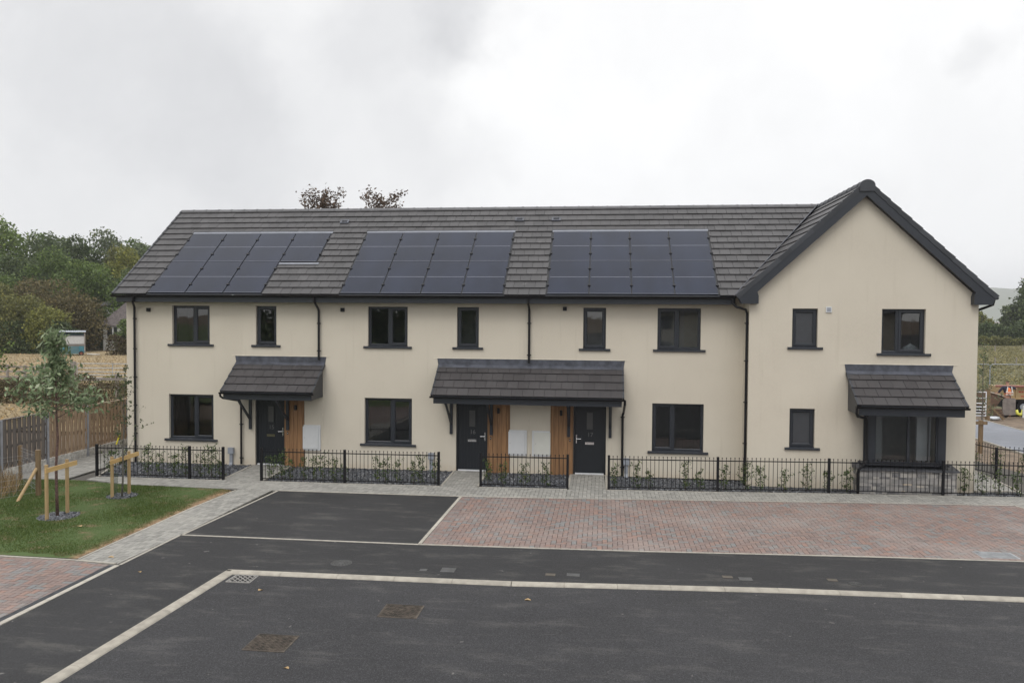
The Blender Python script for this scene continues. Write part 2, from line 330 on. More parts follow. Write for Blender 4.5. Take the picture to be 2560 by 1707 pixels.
def quads(name, V, mat, parent=None, loc=(0, 0, 0)):
    """V: (n,4,3) array -> one mesh of separate quads (leaves, blades)"""
    n = len(V); me = bpy.data.meshes.new(name); b = np.array(BASE[parent] if parent is not None else loc, float)
    co = (np.asarray(V, float)-b).reshape(-1, 3).astype(np.float32)
    me.vertices.add(n*4); me.vertices.foreach_set('co', co.ravel()); me.loops.add(n*4); me.loops.foreach_set('vertex_index', np.arange(n*4, dtype=np.int32))
    me.polygons.add(n); me.polygons.foreach_set('loop_start', np.arange(0, n*4, 4, dtype=np.int32)); me.update(calc_edges=True); me.materials.append(mat)
    o = bpy.data.objects.new(name, me); col.objects.link(o)
    if parent is not None: o.parent = parent
    else: o.location = loc
    BASE[o] = Vector(b); return o
def leafquads(P, L, W, up=.0, droop=None):
    """diamond leaves at points P with random orientation"""
    n = len(P); L = (L*rng.uniform(.6, 1.3, n))[:, None]; W = (W*rng.uniform(.7, 1.2, n))[:, None]
    d = rng.normal(size=(n, 3));
    if droop is not None: d = d*(1-abs(droop)) + np.array([0, 0, -1.])*droop*1.2
    d /= np.linalg.norm(d, axis=1)[:, None]+1e-9
    a = rng.normal(size=(n, 3)); a[:, 2] *= .6; a -= d*(a*d).sum(1)[:, None]; a /= np.linalg.norm(a, axis=1)[:, None]+1e-9
    nn = np.cross(d, a)
    q = np.stack([P-d*L/2, P+a*W/2+nn*W*.12, P+d*L/2, P-a*W/2+nn*W*.12], 1); return q
# polygon helpers (2-D)
def clip_half(poly, nx, ny, c):   # keep nx*x+ny*y<=c
    o = []
    for i in range(len(poly)):
        a, b = poly[i], poly[(i+1) % len(poly)]; da = nx*a[0]+ny*a[1]-c; db = nx*b[0]+ny*b[1]-c
        if da <= 0: o.append(a)
        if (da < 0 < db) or (db < 0 < da): t = da/(da-db); o.append((a[0]+(b[0]-a[0])*t, a[1]+(b[1]-a[1])*t))
    return o
def clip_conv(poly, reg):          # reg CCW convex
    for i in range(len(reg)):
        a, b = reg[i], reg[(i+1) % len(reg)]; nx, ny = b[1]-a[1], -(b[0]-a[0])
        poly = clip_half(poly, nx, ny, nx*a[0]+ny*a[1])
        if len(poly) < 3: return []
    return poly
def parea(p): return abs(sum(p[i][0]*p[(i+1) % len(p)][1]-p[(i+1) % len(p)][0]*p[i][1] for i in range(len(p))))/2
def ccw(p): return p if sum(p[i][0]*p[(i+1) % len(p)][1]-p[(i+1) % len(p)][0]*p[i][1] for i in range(len(p))) > 0 else p[::-1]
def rect_minus(r, c):
    x0, x1, y0, y1 = r; a0, a1, b0, b1 = c
    if a1 <= x0 or a0 >= x1 or b1 <= y0 or b0 >= y1: return [r]
    o = []
    if a0 > x0: o.append((x0, a0, y0, y1))
    if a1 < x1: o.append((a1, x1, y0, y1))
    m0, m1 = max(x0, a0), min(x1, a1)
    if b0 > y0: o.append((m0, m1, y0, b0))
    if b1 < y1: o.append((m0, m1, b1, y1))
    return o
def slab(mb, poly, z0, z1): mb.prism([(x, y, z0) for x, y in ccw(poly)], (0, 0, z1-z0))

# ================================================================== THE TERRACE
T = empty('terraced_building', (-2.4, 0, 0), 'long cream rendered terrace with tiled roof, solar panels and a gable at its right end', 'building')
GY = -.784; GL, GR = 3.80, 9.50; XL = -14.30
HEAD, HEAD2 = 2.05, 4.70
wins = {  # cx, width, sill underside z, head z, plane y, mullion fraction, casement side
 'W1': (-12.248, 1.18, 3.49, HEAD2, 0, .56, 'R'), 'W2': (-9.904, .635, 3.49, HEAD2, 0, None, 'S'), 'W3': (-6.228, 1.18, 3.49, HEAD2, 0, .53, 'R'),
 'W4': (-3.876, .635, 3.49, HEAD2, 0, None, 'S'), 'W5': (-.275, .635, 3.49, HEAD2, 0, None, 'S'), 'W6': (2.054, 1.18, 3.49, HEAD2, 0, .47, 'L'),
 'G1': (-12.256, 1.41, .655, HEAD, 0, .57, 'R'), 'G2': (-6.209, 1.41, .655, HEAD, 0, .57, 'R'), 'G3': (2.052, 1.41, .655, HEAD, 0, .41, 'L'),
 'W7': (5.224, .645, 3.625, HEAD2, GY, None, 'O'), 'W8': (7.686, 1.08, 3.49, HEAD2, GY, .39, 'R'), 'G4': (5.196, .643, .98, 2.07, GY, None, 'D')}
doors = {'15': (-9.797, 1), '16': (-3.748, 1), '17': (-.384, -1)}
def openings(y):
    o = []
    for k, (cx, w, zs, zh, yy, mf, cs) in wins.items():
        if yy == y: o.append((cx-w/2, cx+w/2, zs+.055, zh))
    if y == 0:
        for n, (cx, s) in doors.items(): o.append((cx-.458, cx+.458, -.10, 2.10))
    else: o.append((6.92, 8.50, .70, 2.04))
    return o
def wall_mesh(mb, x0, x1, z0, z1, y, holes, dep=.30):
    xs = sorted({x0, x1, *[h[0] for h in holes], *[h[1] for h in holes]}); zs = sorted({z0, z1, *[max(z0, h[2]) for h in holes], *[h[3] for h in holes]})
    for i in range(len(xs)-1):
        for j in range(len(zs)-1):
            mx_, mz = (xs[i]+xs[i+1])/2, (zs[j]+zs[j+1])/2
            if any(h[0] < mx_ < h[1] and h[2] < mz < h[3] for h in holes): continue
            mb.add([(xs[i], y, zs[j]), (xs[i+1], y, zs[j]), (xs[i+1], y, zs[j+1]), (xs[i], y, zs[j+1])], [(0, 1, 2, 3)])
    for a, b_, c, d in holes:
        c = max(c, z0)
        mb.add([(a, y, c), (b_, y, c), (b_, y, d), (a, y, d), (a, y+dep, c), (b_, y+dep, c), (b_, y+dep, d), (a, y+dep, d)],
               [(0, 4, 5, 1), (1, 5, 6, 2), (2, 6, 7, 3), (3, 7, 4, 0)])
Z0 = -.025; ZE = 5.0
w = MB(); wall_mesh(w, XL, GL, Z0, ZE, 0, openings(0))
w.add([(GL, 0, Z0), (GL, GY, Z0), (GL, GY, ZE), (GL, 0, ZE)], [(0, 1, 2, 3)])                      # return wall
wall_mesh(w, GL, GR, Z0, 4.98, GY, openings(GY)); w.add([(GL, GY, 4.98), (GR, GY, 4.98), (6.65, GY, 7.62)], [(0, 1, 2)])
w.add([(XL, 0, Z0), (XL, 0, ZE), (XL, 3.5, 7.72), (XL, 7, ZE), (XL, 7, Z0)], [(0, 1, 2, 3, 4)])     # left gable end
w.add([(XL, 7, Z0), (GL, 7, Z0), (GL, 7, ZE), (XL, 7, ZE)], [(0, 1, 2, 3)])
w.add([(GR, GY, Z0), (GR, 8, Z0), (GR, 8, 4.98), (GR, GY, 4.98)], [(0, 1, 2, 3)])
w.add([(GL, 8, Z0), (GR, 8, Z0), (GR, 8, 4.98), (6.65, 8, 7.62), (GL, 8, 4.98)], [(0, 1, 2, 3, 4)]); w.add([(GL, 7, Z0), (GL, 8, Z0), (GL, 8, 4.98), (GL, 7, 4.98)], [(0, 1, 2, 3)])
wall = w.build('wall', M['render'], T)
p = MB(); p.box(XL+.02, GL, .02, .25, -.14, Z0-.002); p.box(GL+.02, GR-.02, GY+.02, .0, -.14, Z0-.002); p.box(XL+.02, XL+.25, .26, 7, -.14, Z0-.002); p.box(GR-.25, GR-.02, .01, 7.9, -.14, Z0-.002)
p.build('plinth', M['black'], T)
# thin movement-joint trims on the render
jm = simple('joint_trim_cream', (.60, .55, .46), .5)
for a_, b__, c__ in ((-8.185, -8.165, 3.02), (-2.11, -2.085, 2.1)): j = MB(); j.box(a_, b__, -.008, -.001, 0, c__); j.build('joint_trim', jm, T)
# rooms behind the windows
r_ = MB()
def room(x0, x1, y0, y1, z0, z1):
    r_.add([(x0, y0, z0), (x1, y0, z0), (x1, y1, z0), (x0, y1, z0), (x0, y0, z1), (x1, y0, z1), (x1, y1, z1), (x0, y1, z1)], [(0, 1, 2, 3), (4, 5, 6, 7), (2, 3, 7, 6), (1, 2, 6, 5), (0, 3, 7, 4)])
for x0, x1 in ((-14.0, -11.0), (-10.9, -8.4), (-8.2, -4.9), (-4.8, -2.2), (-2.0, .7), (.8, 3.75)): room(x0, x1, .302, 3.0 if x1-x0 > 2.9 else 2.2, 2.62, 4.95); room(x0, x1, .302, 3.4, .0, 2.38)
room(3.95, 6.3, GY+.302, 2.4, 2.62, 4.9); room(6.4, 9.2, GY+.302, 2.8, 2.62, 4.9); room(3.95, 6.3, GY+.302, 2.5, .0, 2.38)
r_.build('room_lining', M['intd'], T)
r_ = MB(); room(-4.79, -2.21, .303, 1.7, 2.625, 4.945); room(-1.99, .69, .303, 1.6, 2.625, 4.945); room(.81, 3.74, .303, 2.0, 2.625, 4.945); r_.build('room_lining', M['int'], T)
for dx_, dy_ in ((-11.9, 3.38), (-5.9, 3.38), (1.6, 1.98), (-5.6, 2.95)): d = MB(); zz_ = 0 if dy_ > 3.1 else 2.62; d.box(dx_, dx_+.78, dy_-.05, dy_-.012, zz_+.03, zz_+2.02); d.build('internal_door', M['dooriw'], T)
r_ = MB(); room(6.45, 9.2, GY+.302, 2.2, .0, 2.38); r_.build('room_lining', M['int'], T)
# white internal door seen through the bay
d = MB(); d.box(6.85, 7.62, .45, .49, .02, 2.02)
for a in (6.93, 7.29):
    for z0, z1 in ((.15, .55), (.68, 1.2), (1.32, 1.9)): d.box(a, a+.25, .432, .449, z0, z1)
d.build('internal_door', M['dooriw'], T)
d = MB(); d.box(8.10, 8.36, -.70, -.60, .75, 2.05); d.box(8.40, 8.44, -.71, -.60, .75, 2.05); d.build('white_reveal', M['dooriw'], T)

# ---- roof
def tile_field(mb, O, ua, us, nn, region, g, wt, excl, phase=0., low=.040, high=.010, S=None):
    O, ua, us, nn = Vector(O), Vector(ua), Vector(us), Vector(nn); region = ccw(region)
    a0 = min(p[0] for p in region); a1 = max(p[0] for p in region); smax = max(p[1] for p in region) if S is None else S
    c = 0; s = min(p[1] for p in region)
    while s < smax-.02:
        off = (wt/2 if c % 2 else 0)+phase; k = math.floor((a0-off)/wt)
        while k*wt+off < a1:
            x0, x1 = k*wt+off, (k+1)*wt+off; rs = [(x0, x1, s, s+g)]
            for e in excl: rs = [q for r0 in rs for q in rect_minus(r0, e)]
            jit = random.uniform(-.002, .003)
            for q in rs:
                if q[1]-q[0] < .02 or q[3]-q[2] < .03: continue
                pg = clip_conv([(q[0]+.004, q[2]), (q[1]-.004, q[2]), (q[1]-.004, q[3]), (q[0]+.004, q[3])], region)
                if len(pg) < 3 or parea(pg) < .0008: continue
                top = []; bot = []
                for a, ss in pg:
                    t = (ss-s)/g; n = low+(high-low)*t+jit; P = O+ua*a+us*ss; top.append(P+nn*n); bot.append(P-nn*.004)
                n = len(pg); mb.add(bot+top, [tuple(range(n))[::-1], tuple(range(n, 2*n))]+[(i, (i+1) % n, n+(i+1) % n, n+i) for i in range(n)])
            k += 1
        s += g; c += 1
sl = .755; L_ = math.hypot(1, sl); YE, ZEV, YR = -.42, 5.02, 3.5; SM = (YR-YE)*L_
ua = (1, 0, 0); us = (0, 1/L_, sl/L_); nn = (0, -sl/L_, 1/L_)
def s_of(y): return (y-YE)*L_
arrays = [(-13.38, -8.70, 4, True), (-7.52, -2.82, 4, False), (-1.60, 3.06, 4, False)]
YA0, YM, YA1 = -.385, .93, 2.26; cell = None
excl = []
for a, b_, n, part in arrays:
    pw = (b_-a)/n; S0 = -.1
    if part: excl += [(a-.03, a+3*pw+.03, -1, s_of(YM)), (a-.03, b_+.03, s_of(YM)-.0, s_of(YA1)+.13)]
    else: excl.append((a-.03, b_+.03, -1, s_of(YA1)+.13))
VX1 = 6.65-(7.96-8.0+.0)/.92
g_ = SM/14.5
mb = MB(); tile_field(mb, (0, YE, ZEV), ua, us, nn, [(-14.44, 0), (3.46, 0), (6.60, SM), (-14.44, SM)], g_, .30, excl)
roof = mb.build('roof', M['tile'], T)
ub = MB(); e_ = .006
ub.add([(-14.42, YE, ZEV-e_), (3.46, YE, ZEV-e_), (6.6, YR, ZEV+sl*(YR-YE)-e_), (-14.42, YR, ZEV+sl*(YR-YE)-e_)], [(0, 1, 2, 3)])
ub.add([(-14.44, YR, 7.99), (6.6, YR, 7.99), (6.6, 7.42, 5.02), (-14.44, 7.42, 5.02)], [(0, 1, 2, 3)])
ub.build('roof_underlay', M['verge'], roof)
# ridge tiles
rg = MB(); x = -14.46
while x < 6.5:
    x1 = min(x+.452, 6.62); rg.tube([(x, YR, 7.905), (x1-.035, YR, 7.905)], .118, 12); rg.tube([(x1-.04, YR, 7.905), (x1, YR, 7.905)], .128, 12); x = x1+.002
rg.build('ridge', M['ridge'], roof)
# left verge units
vg = MB(); s = 0
while s < SM-.1:
    P0 = Vector((-14.46, YE, ZEV))+Vector(us)*s; P1 = P0+Vector(us)*min(g_-.005, SM-s); vg.bar(P0+Vector(nn)*.016, P1+Vector(nn)*.002, .06, .07, nn); s += g_
vg.build('verge', M['verge'], roof)
# roof vents
for vx, vy in ((-8.46, 2.82), (-2.72, 2.87), (-1.55, 2.87)):
    P = Vector((vx, vy, ZEV+sl*(vy-YE))); v = MB(); U, Sx, Nn = Vector(ua), Vector(us), Vector(nn)
    v.prism([P+Nn*.02-U*.14-Sx*.1, P+Nn*.02+U*.14-Sx*.1, P+Nn*.02+U*.14+Sx*.1, P+Nn*.02-U*.14+Sx*.1], Nn*.035); o = v.build('roof_vent', M['lead'], roof)
    v = MB()
    for k in range(5): Q = P+Nn*.056+Sx*(-.06+k*.028); v.bar(Q-U*.09, Q+U*.09, .012, .006, nn)
    v.build('vent_slats', M['black'], roof)
# solar arrays
U, Sx, Nn = Vector(ua), Vector(us), Vector(nn)
def RP(x, y, n=0.): return Vector((x, y, ZEV+sl*(y-YE)))+Nn*n
for a, b_, n, part in arrays:
    pw = (b_-a)/n; fl = MB()
    fl.prism([RP(a-.03, YA1+.005, .004), RP(b_+.03, YA1+.005, .004), RP(b_+.03, YA1+.10, .004), RP(a-.03, YA1+.10, .004)], Nn*.018)
    if part: fl.prism([RP(a+3*pw+.02, YM-.13, .034), RP(b_+.10, YM-.13, .034), RP(b_+.10, YM-.055, .034), RP(a+3*pw+.02, YM-.055, .034)], Nn*.008)
    fl.build('array_flashing', M['alu'], roof)
    rl = MB()
    for k in range(n+1):
        y0 = YM if (part and k == n) else YA0; x = a+k*pw; rl.prism([RP(x-.028, y0, -.002), RP(x+.028, y0, -.002), RP(x+.028, YA1, -.002), RP(x-.028, YA1, -.002)], Nn*.022)
    rl.build('array_frame', M['black'], roof)
    for k in range(n):
        for (y0, y1, row) in ((YA0, YM, 0), (YM, YA1, 1)):
            if part and k == n-1 and row == 0: continue
            x0, x1 = a+k*pw+.017, a+(k+1)*pw-.017; q = MB()
            q.prism([RP(x0, y0+.008, .0), RP(x1, y0+.008, .0), RP(x1, y1-.008, .0), RP(x0, y1-.008, .0)], Nn*.038)
            o = q.build('solar_panel', M['solar'], roof); o['kind_note'] = ''; del o['kind_note']
            ym = (y0+y1)/2; q = MB(); q.prism([RP(x0+.03, ym-.006, .0382), RP(x1-.03, ym-.006, .0382), RP(x1-.03, ym+.006, .0382), RP(x0+.03, ym+.006, .0382)], Nn*.001); q.build('panel_line', M['silverline'], roof); q = MB()
            q.prism([RP(x0, y0+.008, .0382), RP(x1, y0+.008, .0382), RP(x1, y0+.018, .0382), RP(x0, y0+.018, .0382)], Nn*.002)
            q.build('panel_line', M['silverline'], roof)
    for k in range(n+1):
        for yy in (YA0+.33, YA0+1.0, YM+.33, YM+1.0):
            if part and k == n and yy < YM: continue
            P = RP(a+k*pw, yy, .04); hw = .04; cl = MB(); cl.prism([P-U*hw-Sx*.03, P+U*hw-Sx*.03, P+U*hw+Sx*.03, P-U*hw+Sx*.03], Nn*.02); cl.build('panel_clamp', M['black'], roof)

# ---- gable roof of the wing
GS = .92; LG = math.hypot(1, GS); AX, AZ = 6.65, 7.945; RUN = 3.19; SG = RUN*LG; ezl = AZ-GS*RUN; YV = -.985
gr = MB()
xl = AX-RUN; usL = (1/LG, 0, GS/LG); nnL = (-GS/LG, 0, 1/LG)
tile_field(gr, (xl, 0, ezl), (0, 1, 0), usL, nnL, [(YV+.06, .0), (-.45, .0), (3.50, SG), (YV+.06, SG)], SG/12.0, .30, [])
xr = AX+RUN; usR = (-1/LG, 0, GS/LG); nnR = (GS/LG, 0, 1/LG)
tile_field(gr, (xr, 0, ezl), (0, 1, 0), usR, nnR, [(YV+.06, .0), (8.1, .0), (8.1, SG), (YV+.06, SG)], SG/12.0, .30, [])
groof = gr.build('roof', M['tile'], T)
ub = MB(); ub.add([(xl, YV+.05, ezl-.01), (xl+.03, -.40, ezl+.02), (AX-.06, 3.49, AZ-.07), (AX, 3.52, AZ-.012), (AX, YV+.05, AZ-.012)], [(0, 1, 2, 3, 4)])
ub.add([(xr, YV+.05, ezl-.01), (xr, 8.1, ezl-.01), (AX, 8.1, AZ-.01), (AX, YV+.05, AZ-.01)], [(0, 1, 2, 3)]); ub.add([(xl+.6, 5.6, ezl+.5), (xl, 8.1, ezl), (AX, 8.1, AZ), (AX, 3.5, AZ)], [(0, 1, 2, 3)]); ub.build('roof_underlay', M['verge'], groof)
vl = MB(); vl.bar(Vector((3.49, -.43, 5.07)), Vector((6.57, 3.42, 7.99)), .022, .03, (-.4, -.4, .8)); vl.build('valley_trim', M['lead'], groof)
rg = MB(); y = YV
while y < 8:
    y1 = y+.452; rg.tube([(AX, y, AZ-.055), (AX, y1-.035, AZ-.055)], .125, 12); rg.tube([(AX, y1-.04, AZ-.055), (AX, y1, AZ-.055)], .135, 12); y = y1+.002
rg.build('ridge', M['verge'], groof)
# verge units stepped along both rakes, barge boards and box ends
bb = MB(); gs = SG/12.0
for sgn, ex, uS, nS in ((-1, xl, Vector(usL), Vector(nnL)), (1, xr, Vector(usR), Vector(nnR))):
    vg = MB(); s = -.02; k = 0
    while s < SG-.2:
        P0 = Vector((ex, 0, ezl))+uS*s; P1 = P0+uS*(gs+.02); 
        q = [P0+nS*.062, P1+nS*.040, P1-nS*.075, P0-nS*.060]
        vg.prism([(v.x, YV-.02+.002*(k % 2), v.z) for v in q], (0, .085, 0)); s += gs; k += 1
    vg.build('verge', M['verge'], groof)
cap = MB(); cap.prism([(AX+.19*math.cos(t)*1.0, YV-.045, AZ-.09+.15*math.sin(t)) for t in [math.pi*i/10 for i in range(11)]]+[(AX-.19, YV-.045, AZ-.24), (AX+.19, YV-.045, AZ-.24)], (0, .10, 0)); cap.build('ridge_end_cap', M['verge'], groof)
def zr_(x, off): return AZ-off-GS*abs(x-AX)
for sgn in (-1, 1):
    q = [(AX, YV-.004, AZ-.075), (AX+sgn*3.12, YV-.004, zr_(AX+sgn*3.12, .075)), (AX+sgn*3.12, YV-.004, zr_(AX+sgn*3.12, .13)), (AX+sgn*2.70, YV-.004, zr_(AX+sgn*2.70, .345)), (AX, YV-.004, AZ-.345)]
    bb.prism(q, (0, .03, 0))
    bb.prism([(AX, YV+.03, AZ-.30), (AX+sgn*2.75, YV+.03, zr_(AX+sgn*2.75, .30)), (AX+sgn*2.75, YV+.03, zr_(AX+sgn*2.75, .32)), (AX, YV+.03, AZ-.32)], (0, -YV-.03+GY, 0))
    bb.prism([(AX+sgn*2.655, YV-.008, 4.815), (AX+sgn*3.09, YV-.008, 4.815), (AX+sgn*3.17, YV-.008, 4.99), (AX+sgn*3.10, YV-.008, zr_(AX+3.10, .08)), (AX+sgn*2.70, YV-.008, zr_(AX+2.70, .30)), (AX+sgn*2.655, YV-.008, 5.02)], (0, -YV+.008+GY-.001, 0))
bb.build('barge_board', M['anth'], groof)
e = MB(); e.box(9.70, 9.74, GY+.001, 8, 4.82, 4.99); e.box(GR+.001, 9.70, GY+.001, 8, 4.82, 4.835); e.build('fascia', M['anth'], T)
def gutter(x0, x1, y, z, r=.058, name='gutter', parent=T, axis='x'):
    g = MB(); n = 8; V = []; 
    for xx in (x0, x1):
        for rr in (r, r-.006):
            for i in range(n+1):
                t = math.pi+math.pi*i/n; V.append((xx, y+rr*math.cos(t), z+rr*math.sin(t)) if axis == 'x' else (y+rr*math.cos(t), xx, z+rr*math.sin(t)))
    m_ = n+1; F = []
    for i in range(n): F += [(i, i+1, 2*m_+i+1, 2*m_+i), (m_+i, m_+i+1, 3*m_+i+1, 3*m_+i), (i, i+1, m_+i+1, m_+i), (2*m_+i, 2*m_+i+1, 3*m_+i+1, 3*m_+i)]
    F += [(0, m_, 3*m_, 2*m_), (n, m_+n, 3*m_+n, 2*m_+n)]
    g.add(V, F)
    for xx in (x0, x1):
        P = [((xx, y+r*math.cos(math.pi+math.pi*i/n), z+r*math.sin(math.pi+math.pi*i/n)) if axis == 'x' else (y+r*math.cos(math.pi+math.pi*i/n), xx, z+r*math.sin(math.pi+math.pi*i/n))) for i in range(n+1)]
        g.prism(P, (.004, 0, 0) if axis == 'x' else (0, .004, 0))
    return g.build(name, M['black'], parent)
gutter(-14.47, 3.46, -.465, 5.0)
gutter(GY-.15, 8.05, 9.86, 5.0, axis='y')
f_ = MB(); f_.box(-14.36, 3.50, -.40, -.375, 4.80, 4.985); f_.box(-14.36, XL-.001, -.37, .2, 4.79, 4.96); f_.build('fascia', M['anth'], T)
f_ = MB(); f_.box(-14.36, 3.55, -.374, -.002, 4.802, 4.816); f_.build('soffit', M['anth'], T)
# ---- downpipes
def downpipe(pts, r=.034, clips=()):
    d_ = MB(); d_.tube(pts, r, 10)
    for z in clips:
        x, y = pts[-1][0], pts[-1][1]; d_.tube([(x, y, z-.02), (x, y, z+.02)], r+.008, 10); d_.box(x-.062, x+.062, y+.012, y+.03, z-.012, z+.012)
    return d_.build('downpipe', M['black'], T)
downpipe([(-13.80, -.46, 4.98), (-13.80, -.46, 4.86), (-13.82, -.44, 4.80), (-13.98, -.10, 4.64), (-14.0, -.07, 4.58), (-14.0, -.07, -.02)], clips=(4.3, 3.4, 2.55, 1.7, .85))
downpipe([(-8.27, -.46, 4.96), (-8.27, -.46, 4.84), (-8.27, -.10, 4.62), (-8.27, -.07, 4.56), (-8.27, -.07, 3.13)], clips=(4.2, 3.4))
downpipe([(-2.11, -.46, 4.96), (-2.11, -.46, 4.84), (-2.11, -.10, 4.66), (-2.11, -.07, 4.6), (-2.11, -.07, 3.12)], clips=(4.25, 3.35))
downpipe([(3.42, -.50, 4.96), (3.42, -.52, 4.82), (3.50, -.56, 4.74), (3.72, -.70, 4.66), (3.757, -.70, 4.56), (3.757, -.70, -.03)], clips=(4.3, 3.3, 2.2, 1.1))
downpipe([(9.86, GY-.02, 4.95), (9.84, GY+.0, 4.82), (9.64, GY+.25, 4.70), (9.565, GY+.62, 4.6), (9.565, GY+.62, 0)])

# ---- windows
def frame_rect(mb, x0, x1, z0, z1, y0, y1, t):
    mb.box(x0, x0+t, y0, y1, z0, z1); mb.box(x1-t, x1, y0, y1, z0, z1); mb.box(x0+t, x1-t, y0, y1, z0, z0+t); mb.box(x0+t, x1-t, y0, y1, z1-t, z1)
def bevel_frame(mb, x0, x1, z0, z1, y, t):   # sloping glazing bead around a pane
    o = [(x0, z0), (x1, z0), (x1, z1), (x0, z1)]; i = [(x0+t, z0+t), (x1-t, z0+t), (x1-t, z1-t), (x0+t, z1-t)]
    V = [(a, y, c) for a, c in o]+[(a, y+t*.9, c) for a, c in i]; mb.add(V, [(k, (k+1) % 4, 4+(k+1) % 4, 4+k) for k in range(4)])
def make_window(key):
    cx, wd, zs, zh, y, mf, cs = wins[key]; x0, x1 = cx-wd/2, cx+wd/2; zb = zs+.057; fy = y+.09; t = .052
    fr = MB(); frame_rect(fr, x0+.002, x1-.002, zb+.002, zh-.002, fy, fy+.065, t)
    panes = []; sash = []
    if mf is None:
        sash.append((x0+t-.012, x1-t+.012, zb+t-.012, zh-t+.012))
    else:
        xm = x0+wd*mf; fr.box(xm-.035, xm+.035, fy-.001, fy+.064, zb+t, zh-t)
        L = (x0+t, xm-.035, zb+t, zh-t); Rr = (xm+.035, x1-t, zb+t, zh-t)
        s_, f__ = (L, Rr) if cs == 'L' else (Rr, L)
        sash.append((s_[0]-.012, s_[1]+.012, s_[2]-.012, s_[3]+.012)); panes.append((*f__, fy+.04)); bevel_frame(fr, *f__, fy+.008, .022)
    wo = fr.build('window', M['anth'], T)
    for s_ in sash:
        sb = MB(); frame_rect(sb, *s_, fy-.018, fy-.0015, .05); q = (s_[0]+.05, s_[1]-.05, s_[2]+.05, s_[3]-.05); bevel_frame(sb, *q, fy-.010, .02); sb.build('sash', M['anth'], wo)
        panes.append((*q, fy+.028))
    for (a, b_, c, d, yy) in panes:
        g = MB(); g.add([(a-.01, yy, c-.01), (b_+.01, yy, c-.01), (b_+.01, yy, d+.01), (a-.01, yy, d+.01)], [(0, 1, 2, 3)])
        g.build('pane', M['obscure'] if cs in 'OD' else M['glass'], wo)
    sl_ = MB(); sx0, sx1 = cx-wd/2-.105, cx+wd/2+.115
    sl_.prism([(sx0, y+.088, zs+.055), (sx0, y+.088, zs+.075), (sx0, y-.035, zs+.058), (sx0, y-.055, zs+.040), (sx0, y-.052, zs+.005), (sx0, y-.030, zs), (sx0, y-.002, zs+.03), (sx0, y-.002, zs+.055)], (sx1-sx0, 0, 0)) if False else None
    sl_.prism([(x0+.003, y+.09, zs+.06), (x0+.003, y+.09, zs+.08), (x0+.003, y-.001, zs+.064), (x0+.003, y-.001, zs+.058)], (wd-.006, 0, 0))
    sl_.prism([(sx0, y-.0015, zs+.064), (sx0, y-.040, zs+.056), (sx0, y-.056, zs+.044), (sx0, y-.058, zs+.012), (sx0, y-.045, zs), (sx0, y-.0015, zs)], (sx1-sx0, 0, 0))
    sl_.build('sill', M['anth'], wo)
    for xx in (sx0-.012, sx1): cp_ = MB(); cp_.tube([(xx, y-.033, zs+.03), (xx+.012, y-.033, zs+.03)], .038, 10); cp_.build('sill_end', M['anth'], wo)
    return wo
for k in wins: make_window(k)

# ---- front doors
def numtext(txt, x, y, z, size, mat, parent):
    cu = bpy.data.curves.new('number', 'FONT'); cu.body = txt; cu.size = size; cu.extrude = .003; cu.align_x = 'CENTER'
    o = bpy.data.objects.new('number', cu); col.objects.link(o); dg = bpy.context.evaluated_depsgraph_get(); me = bpy.data.meshes.new_from_object(o.evaluated_get(dg)); bpy.data.objects.remove(o)
    me.materials.clear(); me.materials.append(mat); b = BASE[parent]
    me.transform(Matrix.Translation(Vector((x, y, z))-b) @ Matrix.Rotation(math.pi/2, 4, 'X')); o = bpy.data.objects.new('number', me); col.objects.link(o); o.parent = parent; BASE[o] = b
M['numgrey'] = simple('dull_number_metal', (.13, .13, .13), .4)
for num, (cx, hs) in doors.items():
    x0, x1 = cx-.456, cx+.456; dy = .085; d_ = MB()
    frame_rect(d_, x0, x1, -.01, 2.098, dy-.02, dy+.06, .05)
    n = 9; wdt = (.912-.12)/n
    for k in range(n): d_.box(x0+.06+k*wdt+.003, x0+.06+(k+1)*wdt-.003, dy, dy+.04, .05, 2.03)
    d_.box(x0+.052, x1-.052, dy+.006, dy+.05, .045, 2.046)
    do = d_.build('front_door', M['door'], T); do['label'] = 'anthracite boarded front door numbered %s' % num
    g = MB(); g.box(cx-.085, cx+.085, dy-.012, dy-.0015, 1.27, 1.74); g.build('door_glass', M['obscure2'], do)
    g = MB(); frame_rect(g, cx-.11, cx+.11, 1.245, 1.765, dy-.016, dy-.001, .026); g.build('glass_surround', M['door'], do)
    lm = M['chrome'] if num != '15' else simple('dull_brass', (.16, .15, .09), .4, metal=.6)
    g = MB(); g.box(cx-.125, cx+.125, dy-.014, dy-.001, .84, .905); g.box(cx-.125, cx+.125, dy-.028, dy-.015, .885, .907); g.box(cx-.125, cx+.125, dy-.022, dy-.015, .838, .846); g.build('letterbox', lm, do)
    hx = cx+hs*.372; g = MB(); g.box(hx-.014, hx+.014, dy-.016, dy-.001, .87, 1.11); g.tube([(hx, dy-.02, 1.0), (hx, dy-.06, 1.0), (hx-hs*.13, dy-.06, .998)], .011, 8); g.tube([(hx, dy-.017, .915), (hx, dy-.028, .915)], .013, 8); g.build('handle', M['chrome'], do)
    g = MB(); g.tube([(cx-.3, dy-.006, 1.17), (cx-.3, dy-.001, 1.17)], .008, 8) if False else None
    g = MB(); g.box(x0+.052, x1-.052, dy-.055, dy-.021, -.008, .032); g.build('threshold', M['thresh'], do)
    numtext(num, cx+.015, dy-.004, 1.06, .17, M['numgrey'], do)
